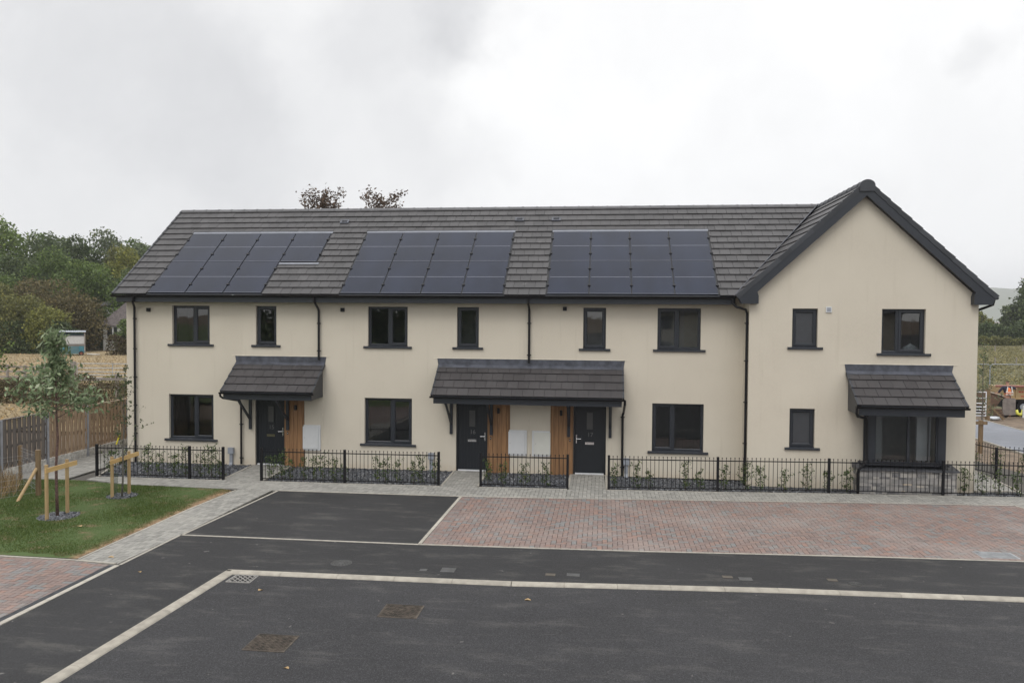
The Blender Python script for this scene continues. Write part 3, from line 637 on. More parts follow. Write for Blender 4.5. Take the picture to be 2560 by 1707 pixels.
# ---- cedar panels
for x0, x1 in ((-9.339, -8.735), (-3.290, -2.645), (-1.490, -.843)):
    c_ = MB(); bs = [x0, x0+.022, x0+.155, x0+.285, x0+.415, x0+.545, x1-.03, x1]
    if x0 > -2: bs = [x1-(b-x0) for b in bs][::-1]
    for a, b_ in zip(bs[:-1], bs[1:]):
        if b_-a > .004: c_.box(a+.003, b_-.003, -.026, -.002, -.035, 2.12)
    co = c_.build('timber_cladding', M['cedar'], T)
    bk = MB(); bk.box(x0, x1, -.006, -.0012, -.03, 2.12); bk.build('cladding_gap', simple('cladding_gap_dark', (.05, .025, .012), .8), co)
# ---- meter boxes, lights, bells, vents, risers
def meterbox(x0, x1, z0, z1, hinge, mat):
    b_ = MB(); b_.box(x0, x1, -.040, -.002, z0, z1); o = b_.build('meter_box', M['white'], T)
    b_ = MB(); a0, a1 = (x0-.018, x1-.06) if hinge == 'L' else (x0+.055, x1+.018); b_.box(a0, a1, -.062, -.043, z0+.045, z1-.04); b_.box(a0+.02, a1-.02, -.066, -.0625, z0+.065, z1-.06)
    b_.build('meter_box_door', mat, o); kx = a0+.05; q = MB(); q.tube([(kx, -.069, (z0+z1)/2), (kx, -.0665, (z0+z1)/2)], .010, 8); q.build('lock', M['greypl'], o)
meterbox(-8.745, -8.236, .475, 1.222, 'L', M['white']); meterbox(-2.665, -2.156, .483, 1.215, 'L', M['white']); meterbox(-2.010, -1.502, .485, 1.207, 'R', M['cream_pl'])
for lx, lz in ((-8.98, 1.73), (-2.975, 1.76), (-1.19, 1.735)):
    l = MB(); l.box(lx-.035, lx+.035, -.036, -.0265, lz-.05, lz+.05); l.tube([(lx, -.075, lz-.075), (lx, -.075, lz+.075)], .036, 12); l.box(lx-.015, lx+.015, -.06, -.036, lz-.02, lz+.02); l.build('wall_lamp', M['black'], T)
for bx_ in (-9.235, -3.195, -.935):
    l = MB(); l.box(bx_-.018, bx_+.018, -.036, -.0265, .925, 1.0); o = l.build('doorbell', M['black'], T); l = MB(); l.tube([(bx_, -.041, .962), (bx_, -.0365, .962)], .010, 8); l.build('bell_button', M['white'], o)
for vx, vz in ((-13.58, 4.57), (-7.57, 4.60), (-1.11, 4.665)):
    v = MB(); v.box(vx-.055, vx+.055, -.05, -.002, vz-.055, vz+.055)
    for k in range(4): v.box(vx-.05, vx+.05, -.058, -.0505, vz-.045+k*.026, vz-.045+k*.026+.012)
    v.build('wall_vent', M['black'], T)
v = MB(); v.box(5.74, 5.885, GY-.03, GY-.002, 4.60, 4.75); o = v.build('wall_vent', M['white'], T); v = MB(); v.box(5.765, 5.86, GY-.034, GY-.0305, 4.625, 4.725); v.build('vent_grille', M['greypl'], o)
for rx in (-10.98, -4.92, .645):
    v = MB(); v.box(rx-.08, rx+.08, -.11, -.002, .32, .50); v.box(rx-.045, rx+.045, -.07, -.002, .06, .32); v.prism([(rx-.045, -.002, .06), (rx-.045, -.07, .06), (rx-.055, -.13, -.08), (rx-.055, -.002, -.08)], (.09, 0, 0)); v.build('service_riser', M['greypl'], T)
for sx_ in (-8.62, -2.60, -1.93): v = MB(); v.tube([(sx_, -.04, -.09), (sx_, -.04, -.015)], .022, 8); v.build('service_stub', M['white'], T)
# dpc openings for vents (none)

# ---- porch canopies
def canopy(x0, x1, yw, zt=3.05, proj=1.0, brackets=(), ntile=.30, name='porch_canopy', cheek=True):
    sl2 = .77; l2 = math.hypot(1, sl2); uS = (0, 1/l2, sl2/l2); nS = (0, -sl2/l2, 1/l2); yf = yw-proj; zf = zt-sl2*proj; S = proj*l2
    q = MB(); tile_field(q, (0, yf, zf-.03), (1, 0, 0), uS, nS, [(x0+.05, 0), (x1-.05, 0), (x1-.05, S), (x0+.05, S)], S/4.0, .30, [], phase=x0+.05+.08, S=S-.01)
    co = q.build(name, M['tile2'], T)
    b_ = MB()
    for xx in (x0+.07, x1-.10):                       # side cheeks and verge edging
        b_.prism([(xx, yf+.085, zf+.02), (xx, yw-.002, zt-.05), (xx, yw-.002, 2.05), (xx, yf+.085, 2.035)], (.03, 0, 0))
    b_.box(x0+.06, x1-.06, yf+.06, yf+.084, 2.03, zf-.02); b_.box(x0+.11, x1-.11, yf+.09, yw-.002, 2.055, 2.07); b_.prism([(x0+.101, yf+.0, zf-.036), (x0+.101, yw-.003, zt-.038), (x0+.101, yw-.003, zt-.06), (x0+.101, yf+.0, zf-.058)], (x1-x0-.202, 0, 0)); b_.build('fascia', M['anth'], co)
    us_, ns_ = Vector(uS), Vector(nS)
    for xx in (x0+.022, x1-.022):
        v = MB()
        for k in range(4):
            P0 = Vector((xx, yf, zf-.03))+us_*(k*S/4); P1 = P0+us_*(S/4-.004); q = [P0+ns_*.046, P1+ns_*.020, P1-ns_*.055, P0-ns_*.045]
            v.prism([(xx-.024, a.y, a.z) for a in q], (.048, 0, 0))
        v.build('verge', M['verge'], co)
    l = MB(); zz = zt-.012
    l.prism([(x0-.03, yw-.012, zt+.175), (x1+.035, yw-.012, zt+.175), (x1+.0, yw-.012, zz), (x0+.0, yw-.012, zz)], (0, .010, 0))
    P = Vector((0, yw-.012, zz)); d1 = Vector((0, -1/l2, -sl2/l2))*.13
    l.prism([(x0+.0, P.y, P.z+.014), (x1, P.y, P.z+.014), (x1, P.y+d1.y, P.z+d1.z+.018), (x0, P.y+d1.y, P.z+d1.z+.018)], (0, .004, .008))
    l.build('lead_flashing', M['lead'], co)
    s = MB(); s.box(x0-.14, x1+.13, yw-.010, yw-.001, zt+.176, zt+.190); s.build('render_bead', simple('bead_cream', (.72, .67, .56), .5), co)
    gutter(x0-.03, x1+.02, yf+.0, zf-.045, .052, parent=co)
    for bx_ in brackets:
        k_ = MB(); k_.box(bx_-.042, bx_+.042, yw-.075, yw-.027, 1.06, 2.054); k_.bar((bx_, yw-.07, 1.36), (bx_, yf+.13, 2.04), .05, .055, (1, 0, 0)); k_.box(bx_-.03, bx_+.03, yf+.09, yw-.076, 2.0, 2.053); k_.build('bracket', M['anth'], co)
    return co
C1 = canopy(-10.83, -8.10, 0, brackets=(-10.377, -9.23))
C2 = canopy(-4.73, .545, 0, brackets=(-4.337, -3.177, -.972, .187))
C3 = canopy(6.27, 8.89, GY, zt=3.08)
for c_, t_ in ((C1, 'short tiled porch canopy over one door'), (C2, 'long tiled porch canopy over two doors'), (C3, 'tiled canopy over the bay window')): c_['label'] = t_
downpipe([(-10.84, -.99, 2.22), (-10.84, -.97, 2.12), (-10.80, -.90, 2.06), (-10.67, -.12, 1.90), (-10.655, -.07, 1.8), (-10.655, -.07, .02)], .03, (1.2, .2))
downpipe([(.565, -.99, 2.22), (.565, -.97, 2.10), (.555, -.12, 1.80), (.53, -.07, 1.7), (.53, -.07, .0)], .034, (1.65, .25))
downpipe([(6.27, GY-.99, 2.26), (6.27, GY-.97, 2.08), (6.32, GY-.90, 2.0), (6.66, GY-.42, 1.90), (6.70, GY-.40, 1.82), (6.71, GY-.40, .80), (6.62, GY-.46, .70), (6.48, GY-.54, .60), (6.455, GY-.53, .5), (6.47, GY-.53, -.04)], .034)
# ---- bay window
SX0, SX1, SYF = 6.52, 8.87, -1.27
cb = MB(); cb.box(SX0+.03, SX1-.03, SYF+.03, GY-.003, -.10, .575); core = cb.build('bay_base', M['joint'], T)
st = MB()
def stones(fn, length, z0, z1):
    z = z0
    while z < z1-.01:
        h = min(random.choice((.035, .05, .065, .085, .11)), z1-z); x = 0
        while x < length-.005:
            wd = min(random.uniform(.09, .34), length-x)
            if length-x-wd < .05: wd = length-x
            fn(x+.002, x+wd-.002, z+.002, z+h-.002, random.uniform(0, .022)); x += wd
        z += h
stones(lambda a, b_, c, d, p_: st.box(SX0+a, SX0+b_, SYF-.0-p_, SYF+.029, c, d), SX1-SX0, -.08, .575)
stones(lambda a, b_, c, d, p_: st.box(SX0-p_, SX0+.029, SYF+.031+a, SYF+.031+b_, c, d), GY-SYF-.035, -.08, .575)
stones(lambda a, b_, c, d, p_: st.box(SX1-.029, SX1+p_, SYF+.031+a, SYF+.031+b_, c, d), GY-SYF-.035, -.08, .575)
st.build('stonework', M['stone'], core)
k_ = MB(); k_.prism([(SX0-.05, SYF-.05, .578), (SX0-.05, SYF-.05, .62), (SX0-.05, GY-.002, .70), (SX0-.05, GY-.002, .578)], (SX1-SX0+.10, 0, 0)); k_.build('coping', M['sill'], core)
BX0, BX1, BYF = 6.73, 8.65, -1.13
k_ = MB(); k_.box(BX0-.12, BX1+.06, BYF-.10, GY-.004, .705, .745); by_ = k_.build('bay_window', M['anth'], T)
k_ = MB(); k_.box(BX0, BX0+.185, BYF, BYF+.10, .746, 2.05); k_.build('corner_post', M['anth'], by_)
k_ = MB(); k_.box(BX1-.195, BX1, BYF, BYF+.10, .746, 2.05); k_.build('corner_post', M['anth'], by_)
k_ = MB(); a, b_ = BX0+.186, BX1-.196; frame_rect(k_, a, b_, .747, 2.05, BYF+.02, BYF+.08, .035); xm = a+(b_-a)*.54; k_.box(xm-.032, xm+.032, BYF+.015, BYF+.075, .783, 2.01)
for xx in (BX0+.01, BX1-.07):
    k_.box(xx, xx+.06, BYF+.101, BYF+.15, .746, 2.05); k_.box(xx, xx+.06, GY-.07, GY-.004, .746, 2.05); k_.box(xx+.001, xx+.059, BYF+.151, GY-.071, .747, .80); k_.box(xx+.001, xx+.059, BYF+.151, GY-.071, 1.99, 2.05)
k_.build('bay_frame', M['anth'], by_)
for p0, p1 in ((a+.03, xm-.03), (xm+.03, b_-.03)):
    g = MB(); g.add([(p0, BYF+.05, .78), (p1, BYF+.05, .78), (p1, BYF+.05, 2.02), (p0, BYF+.05, 2.02)], [(0, 1, 2, 3)]); g.build('pane', M['glass'], by_)
for xx in (BX0+.04, BX1-.04):
    g = MB(); g.add([(xx, BYF+.12, .78), (xx, GY-.05, .78), (xx, GY-.05, 2.02), (xx, BYF+.12, 2.02)], [(0, 1, 2, 3)]); g.build('pane', M['glass'], by_)
k_ = MB(); k_.box(6.93, 8.49, BYF+.1, GY+.30, .70, .72); k_.build('inner_sill', M['dooriw'], by_)
# soft crumpled protective sheet behind the upper right window
sh = MB(); random.seed(3); cols_ = 9; P = [[(7.75+i*.05, GY+.25+random.uniform(-.03, .03), 3.62+j*.06*(1-abs(i-4)/5.5)+random.uniform(0, .02)) for i in range(cols_)] for j in range(4)]
for j in range(3):
    for i in range(cols_-1): sh.add([P[j][i], P[j][i+1], P[j+1][i+1], P[j+1][i]], [(0, 1, 2, 3)])
sh.build('plastic_sheet', simple('plastic_sheet', (.45, .48, .52), .3), T)
# ================================================================== GROUND AND PAVING
def sheet(name, poly, z, mat, kind='structure'):
    mb = MB(); mb.add([(x, y, z) for x, y in ccw(poly)], [tuple(range(len(poly)))]); o = mb.build(name, mat); o['kind'] = kind; return o
sheet('ground', [(-4000, -3000), (4000, -3000), (4000, 4500), (-4000, 4500)], -.14, M['soil'])
sheet('field', [(-900, 5.5), (-15.9, 5.5), (-15.9, 700), (-900, 700)], -.05, M['dry'])
sheet('field', [(17.6, 17.5), (900, 17.5), (900, 900), (-15.8, 900), (-15.8, 30), (17.6, 30)], -.05, M['pasture'])
sheet('added_turf', [(-300, -300), (-9.2, -300), (-9.2, -15.2), (-300, -15.2)], -.02, M['turf'])  # unseen turf behind the camera, added for what the panes mirror
# carriageway and footway
KX, KY0, KY1 = -6.18, -9.42, -9.14
sheet('carriageway', [(-6.7, -200), (200, -200), (200, 2.5), (10.85, -8.84), (6.7, -8.96), (2.87, -9.06), (-1.5, -9.33), (-6.37, -9.41), (-6.60, -15)], -.028, M['road'])
EDX = -8.43
brk_bot = [(-8.40, -7.36), (-3.55, -7.34), (.71, -7.20), (2.85, -7.06), (4.94, -6.94), (7.71, -6.84), (12, -6.66)]
brk_top = [(-3.49, -3.21), (-.77, -3.03), (1.87, -2.80), (3.65, -2.67), (5.99, -2.47), (8.68, -2.29), (9.80, -2.20)]
sheet('footway', [(-8.47, -200), (-6.9, -200), (-6.74, -15), (-6.47, -9.28), (-1.5, -9.21), (2.87, -8.94), (6.7, -8.84), (10.85, -8.72), (30, -5.8), (30, -5), (7.71, -6.86), (4.94, -6.96), (2.85, -7.08), (.71, -7.22), (-3.55, -7.36), (-8.42, -7.38), (-8.47, -9.3)], 0., M['foot'])
sheet('parking_bay', [(-8.40, -7.35), (-3.57, -7.33), (-3.51, -3.22), (-8.17, -3.25)], .0, M['foot'])
def line_edge(mb, pts, w=.055, z0=-.1, z1=.006, seg=.91):
    for a, b_ in zip(pts[:-1], pts[1:]):
        A, B = Vector((*a, 0)), Vector((*b_, 0)); L = (B-A).length; d = (B-A)/L; n = max(1, round(L/seg)); nn_ = Vector((-d.y, d.x, 0))*w/2
        for i in range(n):
            p0 = A+d*(L*i/n+.002); p1 = A+d*(L*(i+1)/n-.002); mb.prism([(p0-nn_).to_tuple()[:2]+(z0,), (p1-nn_).to_tuple()[:2]+(z0,), (p1+nn_).to_tuple()[:2]+(z0,), (p0+nn_).to_tuple()[:2]+(z0,)], (0, 0, z1-z0))
e = MB()
line_edge(e, [(-8.155, -3.22)]+[(-3.49, -3.18)]+brk_top[1:], .05)
line_edge(e, [(9.80, -2.20), (10.35, -4.2), (11.6, -8.6)], .05)
line_edge(e, [(-8.41, -7.34), (-3.54, -7.32), (.71, -7.18), (2.85, -7.05), (4.94, -6.93), (7.71, -6.83), (12, -6.65)], .05, z1=.005)
line_edge(e, [(-3.53, -7.28), (-3.47, -3.24)], .07, z1=.009)
line_edge(e, [(-8.155, -3.26), (-8.40, -7.30)], .05, z1=.007)
line_edge(e, [(-8.43, -7.38), (-8.47, -9.28)], .05, z1=.007)
line_edge(e, [(-8.50, -9.32), (-8.56, -14.5)], .09, z1=.008)
line_edge(e, [(-8.60, -9.23), (-9.42, -9.14), (-10.9, -9.10), (-17, -9.0)], .05, z1=.008)
line_edge(e, [(-9.40, -9.08), (-9.36, -5.38), (-9.22, -3.35)], .04, z1=.012)
line_edge(e, [(-10.20, -2.22), (-10.27, -.06)], .05, z1=.012); line_edge(e, [(-9.06, -2.12), (-9.12, -.06)], .05, z1=.012)
line_edge(e, [(-4.20, -2.03), (-4.24, -.06)], .05, z1=.012); line_edge(e, [(-3.24, -2.0), (-3.30, -.06)], .05, z1=.012)
line_edge(e, [(-.90, -1.90), (-.90, -.06)], .06, z1=.012); line_edge(e, [(.10, -1.86), (.09, -.06)], .06, z1=.012)
line_edge(e, [(-13.72, -2.24), (-14.2, -.9), (-14.33, -.4)], .05, z1=.012)
fl_pts = [(-13.75, -2.33), (-10.15, -2.26)]; 
for s_ in ([(-13.75, -2.31), (-10.17, -2.24)], [(-9.09, -2.20), (-6.8, -2.16), (-4.22, -2.09)], [(-3.2, -2.05), (-.91, -1.97)], [(.12, -1.91), (2.92, -1.74), (5.72, -1.51), (8.53, -1.35), (12.0, -1.14)]): line_edge(e, s_, .045, z1=.003)
line_edge(e, [(10.62, -.95), (10.74, -.30), (10.86, 2.2), (10.9, 6)], .05, z1=.01)
line_edge(e, [(9.62, -.62), (10.64, -.52)], .05, z1=.01)
o = struct(e.build('concrete_edging', M['conc']))
# low kerb: flat top and a splayed face towards the road
k = MB()
def kerb_run(A, B, w, side, seg=.915):
    A, B = Vector((*A, 0)), Vector((*B, 0)); L = (B-A).length; d = (B-A)/L; nn_ = Vector((-d.y, d.x, 0))*side; n = round(L/seg)
    for i in range(n):
        p0 = A+d*(L*i/n+.003); p1 = A+d*(L*(i+1)/n-.003); pr_ = [(0, -.1), (0, .006), (w*.52, .006), (w*.72, .001), (w*.93, -.014), (w, -.03), (w, -.1)]
        k.prism([(p0+nn_*a+Vector((0, 0, z))) for a, z in pr_], p1-p0)
for a_, b__ in (((-6.47, -9.265), (-1.5, -9.20)), ((-1.498, -9.20), (2.87, -8.93)), ((2.872, -8.93), (6.7, -8.83)), ((6.702, -8.83), (11.2, -8.70)), ((11.21, -8.7), (18, -8.2))): kerb_run(a_, b__, .155, -1)
kerb_run((-6.47, -9.285), (-6.75, -15.0), .165, 1)
struct(k.build('kerb', M['kerb']))
# block paving
def herring(reg, ang, mb, bl=.2, bw=.1, z1=.004, h=.03, gap=.0045):
    reg = ccw(reg); c, s = math.cos(ang), math.sin(ang); loc = [(x*c+y*s, -x*s+y*c) for x, y in reg]
    x0, x1 = min(p[0] for p in loc), max(p[0] for p in loc); y0, y1 = min(p[1] for p in loc), max(p[1] for p in loc); loc = ccw(loc)
    u = bw; i0, i1 = int(x0/u)-4, int(x1/u)+4; j0, j1 = int(y0/u)-4, int(y1/u)+4
    for j in range(j0, j1):
        for i in range(i0, i1):
            m_ = (i-j) % 4
            if m_ == 0: r0 = (i*u, (i+2)*u, j*u, (j+1)*u)
            elif m_ == 2: r0 = ((i+1)*u, (i+2)*u, j*u, (j+2)*u)
            else: continue
            pg = clip_conv([(r0[0]+gap, r0[2]+gap), (r0[1]-gap, r0[2]+gap), (r0[1]-gap, r0[3]-gap), (r0[0]+gap, r0[3]-gap)], loc)
            if len(pg) < 3 or parea(pg) < .0012: continue
            w_ = [(x*c-y*s, x*s+y*c) for x, y in pg]; dz = random.uniform(-.0015, .0015); n = len(w_)
            mb.add([(x, y, z1+dz) for x, y in w_]+[(x, y, z1-h) for x, y in w_], [tuple(range(n))]+[(i_, n+i_, n+(i_+1) % n, (i_+1) % n) for i_ in range(n)])
def courses(reg, ang, mb, bl=.2, bw=.1, z1=.004, gap=.0035, half=True):
    reg = ccw(reg); c, s = math.cos(ang), math.sin(ang); loc = ccw([(x*c+y*s, -x*s+y*c) for x, y in reg]); y = min(p[1] for p in loc); k_ = 0; x0, x1 = min(p[0] for p in loc), max(p[0] for p in loc)
    while y < max(p[1] for p in loc):
        x = x0-(bl/2 if k_ % 2 and half else 0)
        while x < x1:
            pg = clip_conv([(x+gap, y+gap), (x+bl-gap, y+gap), (x+bl-gap, y+bw-gap), (x+gap, y+bw-gap)], loc)
            if len(pg) >= 3 and parea(pg) > .001:
                n = len(pg); w_ = [(a*c-b_*s, a*s+b_*c) for a, b_ in pg]; mb.add([(a, b_, z1) for a, b_ in w_]+[(a, b_, z1-.03) for a, b_ in w_], [tuple(range(n))]+[(i_, n+i_, n+(i_+1) % n, (i_+1) % n) for i_ in range(n)])
            x += bl
        y += bw; k_ += 1
sheet('joint_bed', [(-17.5, -9.2), (-9.0, -9.2), (-8.45, -9.25), (-8.17, -3.25), (-3.5, -3.2), (-3.53, -7.3), (.7, -7.2), (12.2, -6.66), (10.0, -2.2), (40, 3), (40, 4.0), (13, -.9), (10.9, 8), (9.4, 8), (9.4, -.3), (-16, -.5), (-16.2, -2.9)], -.052, M['joint'])
br = MB(); A2 = R(2.4)
# red drive in convex strips
tops = brk_top; bots = [(-3.50, -7.31), (-.77, -7.23), (1.87, -7.11), (3.65, -7.00), (5.99, -6.89), (8.68, -6.78), (9.80, -6.73)]
courses([(-3.48, -7.30), (-3.26, -7.29), (-3.20, -3.21), (-3.43, -3.22)], R(1), br)
red = [(-3.255, -7.29), (.70, -7.16), (4.94, -6.91), (7.71, -6.81), (11.1, -6.68), (10.35, -4.2), (9.78, -2.23), (8.68, -2.31), (5.99, -2.50), (3.65, -2.70), (1.87, -2.83), (-.77, -3.06), (-3.2, -3.21)]
COV = (7.04, 7.74, -6.70, -6.28)
def minus_cover(reg): return [clip_half(reg, 1, 0, COV[0]), clip_half(clip_half(clip_half(reg, -1, 0, -COV[0]), 1, 0, COV[1]), 0, 1, COV[2]), clip_half(clip_half(clip_half(reg, -1, 0, -COV[0]), 1, 0, COV[1]), 0, -1, -COV[3]), clip_half(reg, -1, 0, -COV[1])]
for q in [red]:
    strips = []
    xs_ = [-3.3, -.77, 1.87, 3.65, 5.99, 8.68, 11.5]
    for a, b_ in zip(xs_[:-1], xs_[1:]):
        p_ = clip_half(clip_half(q, -1, 0, -a), 1, 0, b_)
        strips.append(p_)
    for p_ in strips:
        for p2 in (minus_cover(p_) if p_ and max(t[0] for t in p_) > COV[0] and min(t[0] for t in p_) < COV[1] else [p_]):
            if len(p2) >= 3: herring(p2, 0., br)
struct(br.build('block_paving', M['brick']))
br = MB(); herring([(-17, -15), (-8.72, -15), (-8.66, -9.32), (-9.42, -9.19), (-17, -9.06)], R(2), br, z1=.005); struct(br.build('block_paving', M['brick']))
dr = MB(); dr.box(-8.70, -8.57, -15, -9.30, -.03, -.002)
for i in range(180): y = -15+i*.0315; dr.box(-8.69, -8.58, y, y+.016, -.002, .004)
tag(dr.build('drain_channel', M['sill']), 'long dark slotted drain channel along the red paving at the left edge', 'drain')
dr = MB()
for i in range(330):
    x = -3.4+i*.04; yy = np.interp(x, [p_[0] for p_ in brk_top], [p_[1] for p_ in brk_top])-.055; dr.box(x, x+.022, yy-.012, yy+.012, -.01, .007)
tag(dr.build('drain_channel', M['sill']), 'thin dark slot drain between the grey path and the red drive', 'drain')
pv = MB(); fence_l = [(-13.75, -2.33), (-10.2, -2.26), (-9.09, -2.22), (-6.8, -2.18), (-4.28, -2.12), (-3.17, -2.07), (-.91, -1.99), (.15, -1.93), (2.92, -1.76), (5.72, -1.53), (8.53, -1.37), (11.2, -1.2)]
edge_l = [(-13.75, -2.70), (-12.2, -3.10), (-9.25, -3.22), (-8.18, -3.19), (-3.5, -3.16), (-.77, -3.0), (1.87, -2.77), (3.65, -2.64), (5.99, -2.44), (8.68, -2.26), (9.82, -2.17), (11.2, -2.0)]
def at_y(L, x): return float(np.interp(x, [p_[0] for p_ in L], [p_[1] for p_ in L]))
bx = sorted({p_[0] for p_ in fence_l+edge_l})
for a, b_ in zip(bx[:-1], bx[1:]):
    if b_-a < .03: continue
    herring([(a, at_y(edge_l, a)), (b_, at_y(edge_l, b_)), (b_, at_y(fence_l, b_)), (a, at_y(fence_l, a))], 0, pv, z1=.003)
herring([(-9.37, -9.10), (-8.49, -9.22), (-8.44, -7.3), (-8.19, -3.20), (-9.20, -3.24), (-9.34, -5.4)], R(0), pv, z1=.003)
for a, b_, ya in ((-10.17, -9.09, -2.24), (-4.18, -3.27, -2.1), (-.87, .07, -1.96)): herring([(a, ya), (b_, ya+.03), (b_-.04, .0), (a-.06, .0)], 0, pv, z1=.003)
herring([(-16.0, -2.9), (-13.76, -2.69), (-13.75, -2.28), (-14.2, -.95), (-14.34, -.4), (-14.34, 5), (-15.85, 5)], R(0), pv, z1=.003)
herring([(9.84, -2.2), (11.2, -2.03), (14.5, -1.7), (14.5, -4), (10.42, -4.2)], 0, pv, z1=.003)
herring([(9.55, -.60), (10.62, -.5), (10.72, .3), (10.84, 2.2), (10.87, 6), (9.55, 6)], R(0), pv, z1=.003)
struct(pv.build('paved_path', M['pav']))
# gravel beds: slate sheet plus chips
beds = [[(-13.72, -2.28), (-10.22, -2.21), (-10.28, -.0), (-14.28, -.0), (-14.2, -.9)], [(-9.03, -2.17), (-6.8, -2.13), (-4.24, -2.06), (-4.26, .0), (-9.10, .0)],
        [(-3.21, -2.02), (-.93, -1.94), (-.93, .0), (-3.28, .0)], [(.14, -1.88), (2.92, -1.71), (5.72, -1.48), (8.53, -1.32), (11.6, -1.13), (11.6, -.75), (10.6, -.55), (9.5, -.65), (9.5, -.5), (.11, .0)], [(-16.0, -2.85), (-15.82, -2.85), (-15.72, 5), (-16.0, 5)]]
gb = MB()
for b_ in beds: gb.add([(x, y, -.040) for x, y in ccw(b_)], [tuple(range(len(b_)))])
tag(gb.build('gravel_bed', M['gravel']), 'dark slate gravel filling the beds along the front wall', 'gravel', kind='stuff')
def inpoly(P, poly):
    x, y = P[:, 0], P[:, 1]; r_in = np.zeros(len(P), bool); j = len(poly)-1
    for i in range(len(poly)):
        xi, yi = poly[i]; xj, yj = poly[j]; c_ = ((yi > y) != (yj > y)) & (x < (xj-xi)*(y-yi)/(yj-yi+1e-12)+xi); r_in ^= c_; j = i
    return r_in
ch = []
for b_ in beds:
    xs_ = [p_[0] for p_ in b_]; ys_ = [p_[1] for p_ in b_]; n = int((max(xs_)-min(xs_))*(max(ys_)-min(ys_))*620)
    P = np.stack([rng.uniform(min(xs_), max(xs_), n), rng.uniform(min(ys_), max(ys_), n), rng.uniform(-.036, -.006, n)], 1); ch.append(P[inpoly(P, b_)])
def chipmesh(P, s0, s1):
    n = len(P); a = rng.normal(size=(n, 3)); a[:, 2] *= .35; a /= np.linalg.norm(a, axis=1)[:, None]; b_ = np.cross(a, rng.normal(size=(n, 3))*[.4, .4, 1]); b_ /= np.linalg.norm(b_, axis=1)[:, None]
    s = rng.uniform(s0, s1, n)[:, None]; return np.stack([P-a*s-b_*s*.3, P+b_*s*.6-a*s*.2, P+a*s, P-b_*s*.55+a*s*.2], 1)
tag(quads('slate_chips', chipmesh(np.concatenate(ch), .016, .036), M['chips']), 'loose slate chips on top of the gravel beds', 'gravel', kind='stuff')
# lawn
lawn = [(-9.30, -3.42), (-9.41, -5.4), (-9.46, -9.05), (-17, -8.92), (-17, -3.3), (-15.6, -2.95), (-14.0, -2.78), (-12.2, -3.16), (-9.6, -3.24)]
sheet('lawn', lawn, -.002, M['turf'])
n = 120000; P = np.stack([rng.uniform(-15.9, -9.28, n), rng.uniform(-9.05, -2.85, n), np.full(n, -.004)], 1); P = P[inpoly(P, lawn)]
def ellm(P, cx, cy, r): return (P[:, 0]-cx)**2+((P[:, 1]-cy))**2 < r*r
rings = [(-11.85, -6.33, .42), (-11.66, -4.33, .36)]
for r0 in rings: P = P[~ellm(P, *r0)]
edge_ = -9.49+.06*np.sin(P[:, 1]*3.1)+.05*np.sin(P[:, 1]*8.3+1)+.05*np.sin(P[:, 1]*17)+rng.normal(size=len(P))*.05; P = P[(P[:, 0] < edge_) | (P[:, 1] > -3.6)]; bot_ = -8.90+.05*np.sin(P[:, 0]*4)+.04*np.sin(P[:, 0]*11); P = P[P[:, 1] > bot_]
n = len(P); h = rng.uniform(.018, .042, n)*(.7+.5*np.sin(P[:, 0]*2.1+1)*np.cos(P[:, 1]*1.7)); wv = rng.uniform(.003, .006, n); an = rng.uniform(0, 2*np.pi, n); dx, dy = np.cos(an)*wv, np.sin(an)*wv
ln = rng.normal(size=(n, 2))*.014; z0_ = P[:, 2]
Q = np.stack([np.stack([P[:, 0]-dx, P[:, 1]-dy, z0_], 1), np.stack([P[:, 0]+dx, P[:, 1]+dy, z0_], 1), np.stack([P[:, 0]+dx*.3+ln[:, 0], P[:, 1]+dy*.3+ln[:, 1], z0_+h], 1), np.stack([P[:, 0]-dx*.3+ln[:, 0], P[:, 1]-dy*.3+ln[:, 1], z0_+h], 1)], 1)
tag(quads('grass', Q, M['grass']), 'short green lawn grass beside the grey path', 'grass', kind='stuff')
for (cx, cy, r0), lb in zip(rings, ('slate mulch ring round the nearer leafy tree', 'slate mulch ring round the farther thin tree')):
    nn_ = 420; t = rng.uniform(0, 2*np.pi, nn_); rr = r0*np.sqrt(rng.uniform(0, 1, nn_)); P = np.stack([cx+rr*np.cos(t), cy+rr*np.sin(t), rng.uniform(.002, .022, nn_)], 1)
    o = quads('slate_mulch', chipmesh(P, .012, .03), M['chips']); tag(o, lb, 'mulch', kind='stuff')
    b_ = MB(); b_.add([(cx+r0*.98*math.cos(t), cy+r0*.98*math.sin(t), .001) for t in [2*math.pi*i/24 for i in range(24)]], [tuple(range(24))]); q = b_.build('mulch_base', M['gravel']); q.parent = o; 
# covers and grates
M['iron'] = simple('cast_iron', (.060, .048, .037), .7, .4, 12, isl=.55)
M['irong'] = simple('grey_cast_iron', (.055, .055, .055), .6, .25, 10)
def gully(x0, x1, y0, y1, lb, z=-.026):
    g = MB(); g.box(x0, x1, y0, y1, z-.03, z+.0); frame_rect_xy(g, x0, x1, y0, y1, z, z+.006, .02); n = 17
    for i in range(n):
        y = y0+.03+(y1-y0-.06)*(i+.5)/n
        for j in range(9):
            x = x0+.03+(x1-x0-.06)*(j+.5)/9+(.012 if i % 2 else -.012); g.box(x-.022, x+.022, y-.007, y+.007, z, z+.007)
    o = g.build('manhole_cover', M['iron']); tag(o, lb, 'cover', 'square cast iron covers in the roadway')
def frame_rect_xy(g, x0, x1, y0, y1, z0, z1, t): g.box(x0, x0+t, y0, y1, z0, z1); g.box(x1-t, x1, y0, y1, z0, z1); g.box(x0+t, x1-t, y0, y0+t, z0, z1); g.box(x0+t, x1-t, y1-t, y1, z0, z1)
gully(-4.76, -4.17, -12.31, -11.77, 'rusty square cover nearest the bottom edge of the road')
